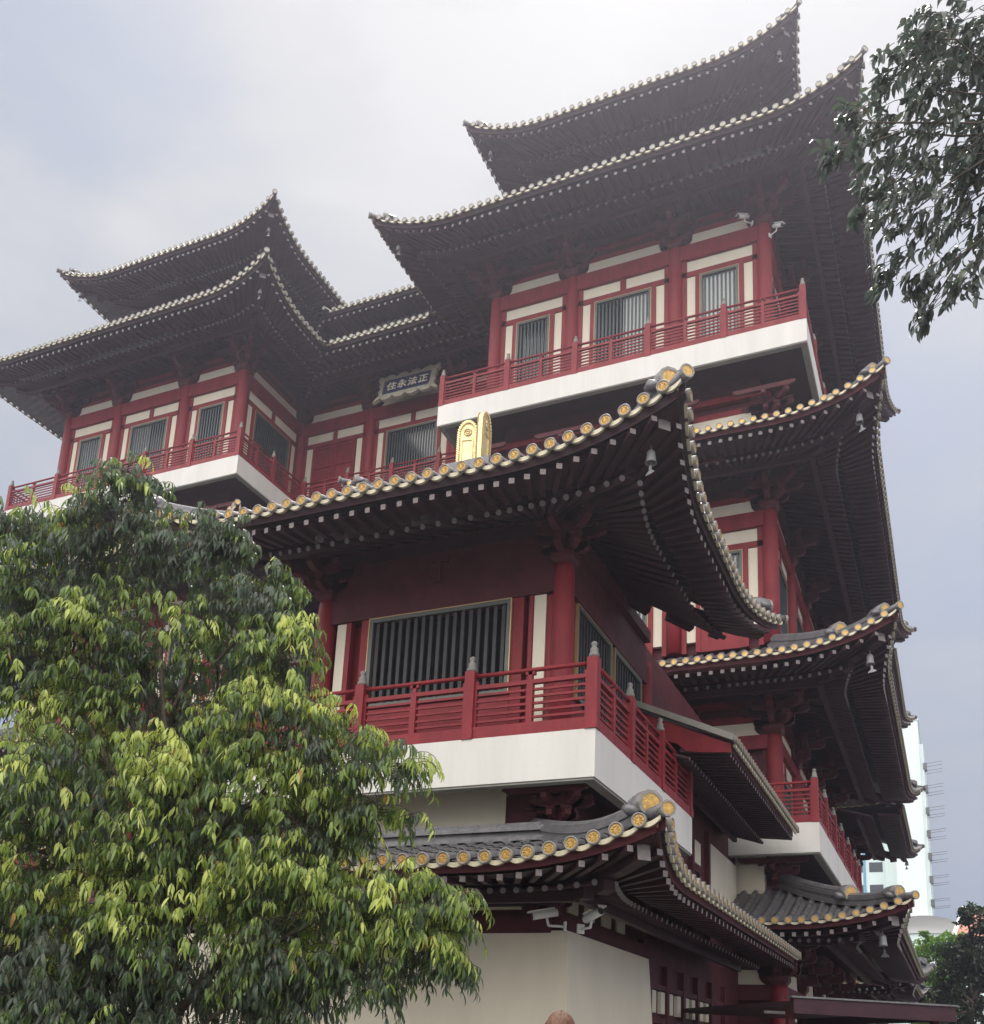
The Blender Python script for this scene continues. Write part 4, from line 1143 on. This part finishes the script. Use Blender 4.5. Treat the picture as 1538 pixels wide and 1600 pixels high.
# ================================================================== far buildings
tw_ = empty('apartment_tower', (-8, 127, 0)); tag(tw_, 'pale mint green high-rise block with small dark windows and laundry poles', 'building')
def ch(mb, name, m, par=tw_):
    o = mb.build(name, m, par); o.matrix_parent_inverse = Matrix.Translation(-par.location); return o
M['mint'] = mat('mint_render', (.72, .82, .79), .8, noise=.08, nscale=.15)
M['mint2'] = mat('pale_mint_render', (.66, .78, .75), .8, noise=.08, nscale=.15)
mb = MB(); mb.box(-12, -5.6, 128, 140, 0, 32.5); mb.box(-5.6, -2.45, 124.5, 140, 0, 42.3); mb.box(-2.45, -2.0, 125.2, 139, 0, 39.5)
ch(mb, 'wall', M['mint'])
mb = MB(); mb.box(-5.7, -2.35, 124.4, 140.1, 42.3, 42.7); mb.box(-12, -7.2, 127.9, 128.0, 0, 32.4); ch(mb, 'parapet', M['mint2'])
win_m = None
for i in range(10):
    for x in (-8.9, -11.2):
        mb = MB(); z = 31.2 - 2.75 * i; mb.box(x, x + 1.55, 127.86, 127.95, z - 1.2, z); mb.box(x, x + 1.55, 127.8, 127.86, z - .63, z - .58)
        ch(mb, 'window', M['glass'])
for i in range(13):
    mb = MB(); z = 37.2 - 2.75 * i
    for j in range(2):
        zz = z - j * .9
        mb.prism((-2.0, 126.0, zz), (-.0, 125.6, zz + .12), .055, .055, n=6)
        mb.prism((-2.0, 127.4, zz), (-.05, 127.0, zz + .12), .055, .055, n=6)
    mb.box(-2.1, -1.7, 125.1, 126.5, z - .9, z - .1)
    ch(mb, 'laundry_rack', M['frame'])
mb = MB(); mb.box(-9.6, -9.3, 127.8, 127.9, 0, 33); ch(mb, 'drain_pipe', mat('blue_pipe', (.12, .32, .45), .5))
ob = empty('tiled_roof_house', (1.5, 98, 0)); tag(ob, 'low house with orange tiled roof and white gable edge at the right', 'building')
mb = MB(); mb.box(0.4, 8, 98, 106, 0, 13.2); ch(mb, 'wall', M['mint2'], ob)
mb = MB(); mb.add([(0.15, 97.6, 13.1), (8.4, 97.6, 13.1), (8.4, 102, 16.2), (1.15, 102, 16.2), (0.15, 106.4, 13.1), (8.4, 106.4, 13.1), (0.15, 97.6, 12.9), (8.4, 97.6, 12.9)], [(0, 1, 2, 3), (3, 2, 5, 4), (0, 3, 4), (6, 7, 1, 0)])
ch(mb, 'roof', mat('orange_clay_tiles', (.5, .2, .13), .7, noise=.25, nscale=1.5, bump=.4, bscale=6), ob)
mb = MB(); mb.prism((0.12, 97.55, 13.15), (1.12, 101.95, 16.3), .35, .2); ch(mb, 'gable_edge', M['white'], ob)
db = empty('white_dome_canopy', (-2.2, 118, 0)); tag(db, 'white curved fabric canopy between the tower and the orange roof', 'canopy')
mb = MB(); prof = [(3.4 * cos(a), 1.5 * sin(a)) for a in [pi / 2 * i / 8 for i in range(9)]]
vs = []
for a, b_ in [(4.2 * cos(pi * i / 16), 1.9 * sin(pi * i / 16)) for i in range(17)]: vs += [(-2.9 + a, 116, 15.6 + b_), (-2.9 + a, 124, 15.6 + b_)]
mb.add(vs, [(2 * i, 2 * i + 2, 2 * i + 3, 2 * i + 1) for i in range(16)] + [tuple(2 * i for i in range(17))], 0, True)
ch(mb, 'fabric_roof', M['white'], db)
mb = MB(); mb.box(-6.8, 1.2, 116.2, 124, 0, 15.6); ch(mb, 'wall', M['mint2'], db)

# ================================================================== ground and person
gm = mat('granite_paving', (.3, .285, .27), .75, noise=.2, nscale=.8, bump=.1)
nt = gm.node_tree; br = nt.nodes.new('ShaderNodeTexBrick'); br.inputs['Scale'].default_value = 1.0; br.inputs['Mortar Size'].default_value = .012
br.inputs['Color1'].default_value = (.14, .13, .12, 1); br.inputs['Color2'].default_value = (.1, .095, .09, 1); br.inputs['Mortar'].default_value = (.12, .12, .11, 1)
tc = [n for n in nt.nodes if n.type == 'TEX_COORD'][0]; nt.links.new(tc.outputs['Object'], br.inputs['Vector']); nt.links.new(br.outputs['Color'], nt.nodes['Principled BSDF'].inputs['Base Color'])
mb = MB(); mb.add([(-199, -59, 0), (199, -59, 0), (199, 199, 0), (-199, 199, 0)], [(0, 1, 2, 3)]); g = mb.build('ground', gm); g['kind'] = 'structure'

def person():
    root = empty('person', (-1.92, 5.05, .02)); tag(root, 'person with short ginger-brown hair in grey shirt walking past, only the head top in frame', 'person')
    skin = mat('skin', (.55, .3, .2), .5, noise=.08); cloth = mat('grey_shirt', (.25, .26, .28), .85, noise=.1); trous = mat('dark_trousers', (.04, .045, .06), .9); hair = mat('ginger_brown_hair', (.13, .055, .025), .55, noise=.4, nscale=30, bump=.5, bscale=90)
    J = {'pelvis': (0, 0, .95, .15), 'waist': (0, 0, 1.08, .13), 'chest': (0, 0, 1.3, .16), 'neckb': (0, 0, 1.47, .08), 'neck': (0, -.01, 1.54, .055),
         'lsh': (-.17, 0, 1.42, .065), 'lel': (-.24, .03, 1.13, .045), 'lwr': (-.24, -.08, .9, .03), 'lha': (-.24, -.12, .82, .035),
         'rsh': (.17, 0, 1.42, .065), 'rel': (.24, .02, 1.13, .045), 'rwr': (.25, -.12, .92, .03), 'rha': (.25, -.17, .85, .035),
         'lhp': (-.1, 0, .9, .1), 'lkn': (-.11, -.08, .5, .065), 'lan': (-.11, .05, .09, .042), 'lto': (-.11, -.12, .04, .04),
         'rhp': (.1, 0, .9, .1), 'rkn': (.11, -.02, .5, .065), 'ran': (.11, .2, .12, .042), 'rto': (.11, .08, .04, .04)}
    E_ = [('pelvis', 'waist'), ('waist', 'chest'), ('chest', 'neckb'), ('neckb', 'neck'), ('chest', 'lsh'), ('lsh', 'lel'), ('lel', 'lwr'), ('lwr', 'lha'), ('chest', 'rsh'), ('rsh', 'rel'), ('rel', 'rwr'), ('rwr', 'rha'),
          ('pelvis', 'lhp'), ('lhp', 'lkn'), ('lkn', 'lan'), ('lan', 'lto'), ('pelvis', 'rhp'), ('rhp', 'rkn'), ('rkn', 'ran'), ('ran', 'rto')]
    names = list(J); me = bpy.data.meshes.new('body'); me.from_pydata([J[n][:3] for n in names], [(names.index(a), names.index(b)) for a, b in E_], [])
    o = bpy.data.objects.new('body', me); COL.objects.link(o); o.parent = root
    sk = o.modifiers.new('Skin', 'SKIN'); 
    for i, n in enumerate(names):
        r = J[n][3]; me.skin_vertices[0].data[i].radius = (r, r); me.skin_vertices[0].data[i].use_root = (i == 0)
    ss = o.modifiers.new('Sub', 'SUBSURF'); ss.levels = 2; ss.render_levels = 2
    me.materials.append(cloth)
    h = MB(); n = 20; prof = []
    for i in range(15):
        t = pi * i / 14; z = -cos(t); w = sin(t)
        prof.append((z, w))
    vs = []
    for z, w in prof:
        for k in range(n):
            a = 2 * pi * k / n; x = .076 * w * cos(a); y = .096 * w * sin(a)
            if z < 0: x *= 1 - .28 * (-z); y = y * (1 - .2 * (-z)) - .012 * (-z)
            if abs(cos(a)) < .18 and sin(a) < 0 and -.35 < z < .05: y -= .018
            vs.append((x, y, 1.66 + .12 * z))
    h.add(vs, [(i * n + k, i * n + (k + 1) % n, (i + 1) * n + (k + 1) % n, (i + 1) * n + k) for i in range(14) for k in range(n)], 0, True)
    for sx in (-1, 1): h.lathe((sx * .078, .01, 1.63), [(.004, 0), (.014, .01), (.016, .04), (.006, .06)], 8)
    h.build('head', skin, root)
    hh = MB(); rng = random.Random(2); n = 48; vs = []
    for i in range(13):
        t = (pi * .6) * i / 12
        for k in range(n):
            a = 2 * pi * k / n; w = sin(t); j = 1 + rng.uniform(-.04, .04)
            front = sin(a) < -.2; tt = t * (.72 if front else 1); w = sin(tt)
            vs.append((.087 * w * cos(a) * j, .105 * w * sin(a) * j + .006, 1.663 + .128 * cos(tt) * j))
    hh.add(vs, [(i * n + k, (i + 1) * n + k, (i + 1) * n + (k + 1) % n, i * n + (k + 1) % n) for i in range(12) for k in range(n)], 0, True)
    hh.build('hair', hair, root)
    tm = MB()
    for sx in (-.1, .1): tm.sweep([(sx, 0, 1.0), (sx * 1.05, -.04, .75), (sx * 1.1, -.05, .5), (sx * 1.1, .05 if sx < 0 else .15, .12)], [.125, .105, .085, .07], 14)
    tm.build('trousers', trous, root)
person()

# ================================================================== volume added to imitate lens glare over the upper tower
hz = MB(); hz.box(-200, 200, -60, 200, -1, 44); hm = bpy.data.materials.new('glare_haze_mat'); hm.use_nodes = True
hn = hm.node_tree; hn.nodes.remove(hn.nodes['Principled BSDF']); pv = hn.nodes.new('ShaderNodeVolumePrincipled')
pv.inputs['Color'].default_value = (.88, .86, 1, 1); pv.inputs['Density'].default_value = .0019; pv.inputs['Anisotropy'].default_value = .72
hn.links.new(pv.outputs[0], hn.nodes['Material Output'].inputs['Volume'])
ho = hz.build('glare_haze', hm); ho['kind'] = 'stuff'
# ================================================================== world, sun, camera
SUN = Vector((-.13, .72, 1.62)).normalized()
el = math.asin(SUN.z); az = math.atan2(SUN.x, SUN.y)
w = bpy.data.worlds.new('World'); scene.world = w; w.use_nodes = True
nt = w.node_tree; N = nt.nodes; L = nt.links; bg = N['Background']
sky = N.new('ShaderNodeTexSky'); sky.sky_type = 'NISHITA'; sky.sun_disc = False; sky.sun_elevation = el; sky.sun_rotation = az; sky.air_density = 1.2; sky.dust_density = 2.0
tc = N.new('ShaderNodeTexCoord')
mp = N.new('ShaderNodeMapping'); mp.inputs['Scale'].default_value = (1.3, 1.3, 3.2); L.new(tc.outputs['Generated'], mp.inputs['Vector'])
n1 = N.new('ShaderNodeTexNoise'); n1.inputs['Scale'].default_value = 2.1; n1.inputs['Detail'].default_value = 7; n1.inputs['Roughness'].default_value = .5; n1.inputs['Distortion'].default_value = .4; L.new(mp.outputs[0], n1.inputs['Vector'])
dt = N.new('ShaderNodeVectorMath'); dt.operation = 'DOT_PRODUCT'; dt.inputs[1].default_value = SUN; L.new(tc.outputs['Generated'], dt.inputs[0])
def cr(stops, inp):
    r = N.new('ShaderNodeValToRGB'); e = r.color_ramp.elements
    while len(e) < len(stops): e.new(.5)
    for i, (p, c) in enumerate(stops): e[i].position = p; e[i].color = (*c, 1)
    L.new(inp, r.inputs[0]); return r.outputs[0]
mr = N.new('ShaderNodeMapRange'); mr.inputs['From Min'].default_value = -1.0; mr.inputs['From Max'].default_value = 1.0; L.new(dt.outputs['Value'], mr.inputs['Value'])
glow = cr([(0, (3, 3.2, 3.6)), (.5, (2.3, 2.7, 3.6)), (.66, (1.9, 2.35, 3.5)), (.8, (2.75, 3.0, 3.5)), (.9, (3.5, 3.62, 3.9)), (1, (4.4, 4.42, 4.45))], mr.outputs[0])
sxyz = N.new('ShaderNodeSeparateXYZ'); L.new(tc.outputs['Generated'], sxyz.inputs[0])
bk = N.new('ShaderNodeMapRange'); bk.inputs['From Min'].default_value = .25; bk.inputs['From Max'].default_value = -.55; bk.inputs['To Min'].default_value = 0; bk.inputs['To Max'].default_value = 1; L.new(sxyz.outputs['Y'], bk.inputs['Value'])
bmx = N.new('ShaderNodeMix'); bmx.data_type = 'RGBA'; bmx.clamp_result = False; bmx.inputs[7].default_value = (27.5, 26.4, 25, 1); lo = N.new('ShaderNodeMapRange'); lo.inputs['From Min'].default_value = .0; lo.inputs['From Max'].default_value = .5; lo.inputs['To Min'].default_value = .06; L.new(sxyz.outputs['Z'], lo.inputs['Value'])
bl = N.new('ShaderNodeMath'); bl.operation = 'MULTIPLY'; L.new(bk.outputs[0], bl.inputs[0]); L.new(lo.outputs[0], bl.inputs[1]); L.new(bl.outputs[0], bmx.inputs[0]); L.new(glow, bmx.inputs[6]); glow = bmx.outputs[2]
cl1 = cr([(.32, (.78, .81, .86)), (.45, (.92, .94, .96)), (.54, (1.05, 1.05, 1.04)), (.66, (1.18, 1.17, 1.15))], n1.outputs['Fac'])
mul = N.new('ShaderNodeMix'); mul.data_type = 'RGBA'; mul.blend_type = 'MULTIPLY'; mul.inputs[0].default_value = 1; mul.clamp_result = False
L.new(glow, mul.inputs[6]); L.new(cl1, mul.inputs[7])
mask = N.new('ShaderNodeMapRange'); mask.inputs['From Min'].default_value = .3; mask.inputs['From Max'].default_value = .6; mask.inputs['To Min'].default_value = .72; mask.inputs['To Max'].default_value = 1; L.new(n1.outputs['Fac'], mask.inputs['Value'])
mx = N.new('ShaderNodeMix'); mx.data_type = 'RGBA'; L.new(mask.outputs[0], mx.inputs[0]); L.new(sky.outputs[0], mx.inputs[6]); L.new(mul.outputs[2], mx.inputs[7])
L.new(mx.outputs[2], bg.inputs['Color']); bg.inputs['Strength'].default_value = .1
sl = bpy.data.lights.new('sun', 'SUN'); sl.energy = 1.6; sl.angle = radians(12); sl.color = (1, .96, .9)
so = bpy.data.objects.new('sun', sl); COL.objects.link(so); so.rotation_euler = SUN.to_track_quat('Z', 'Y').to_euler()

cd = bpy.data.cameras.new('camera'); cam = bpy.data.objects.new('camera', cd); COL.objects.link(cam); scene.camera = cam
R0 = Matrix(((0.91725154, 0.39615929, 0.04132106), (-0.39433232, 0.88857348, 0.23439111), (0.05613942, -0.23128983, 0.9712638)))  # right, forward, up
cam.matrix_world = Matrix(((R0[0][0], R0[2][0], -R0[1][0], 0), (R0[0][1], R0[2][1], -R0[1][1], 0), (R0[0][2], R0[2][2], -R0[1][2], 1.6), (0, 0, 0, 1)))
cd.sensor_fit = 'HORIZONTAL'; cd.sensor_width = 36; cd.lens = 1568.2625 / 1538 * 36
cd.shift_x = (769 - 802.64) / 1538; cd.shift_y = (1262.76 - 800) / 1538
cd.clip_end = 2000; cd.clip_start = .05
scene.view_settings.view_transform = 'Standard'; scene.view_settings.look = 'None'; scene.view_settings.exposure = .7
scene.cycles.max_bounces = 6
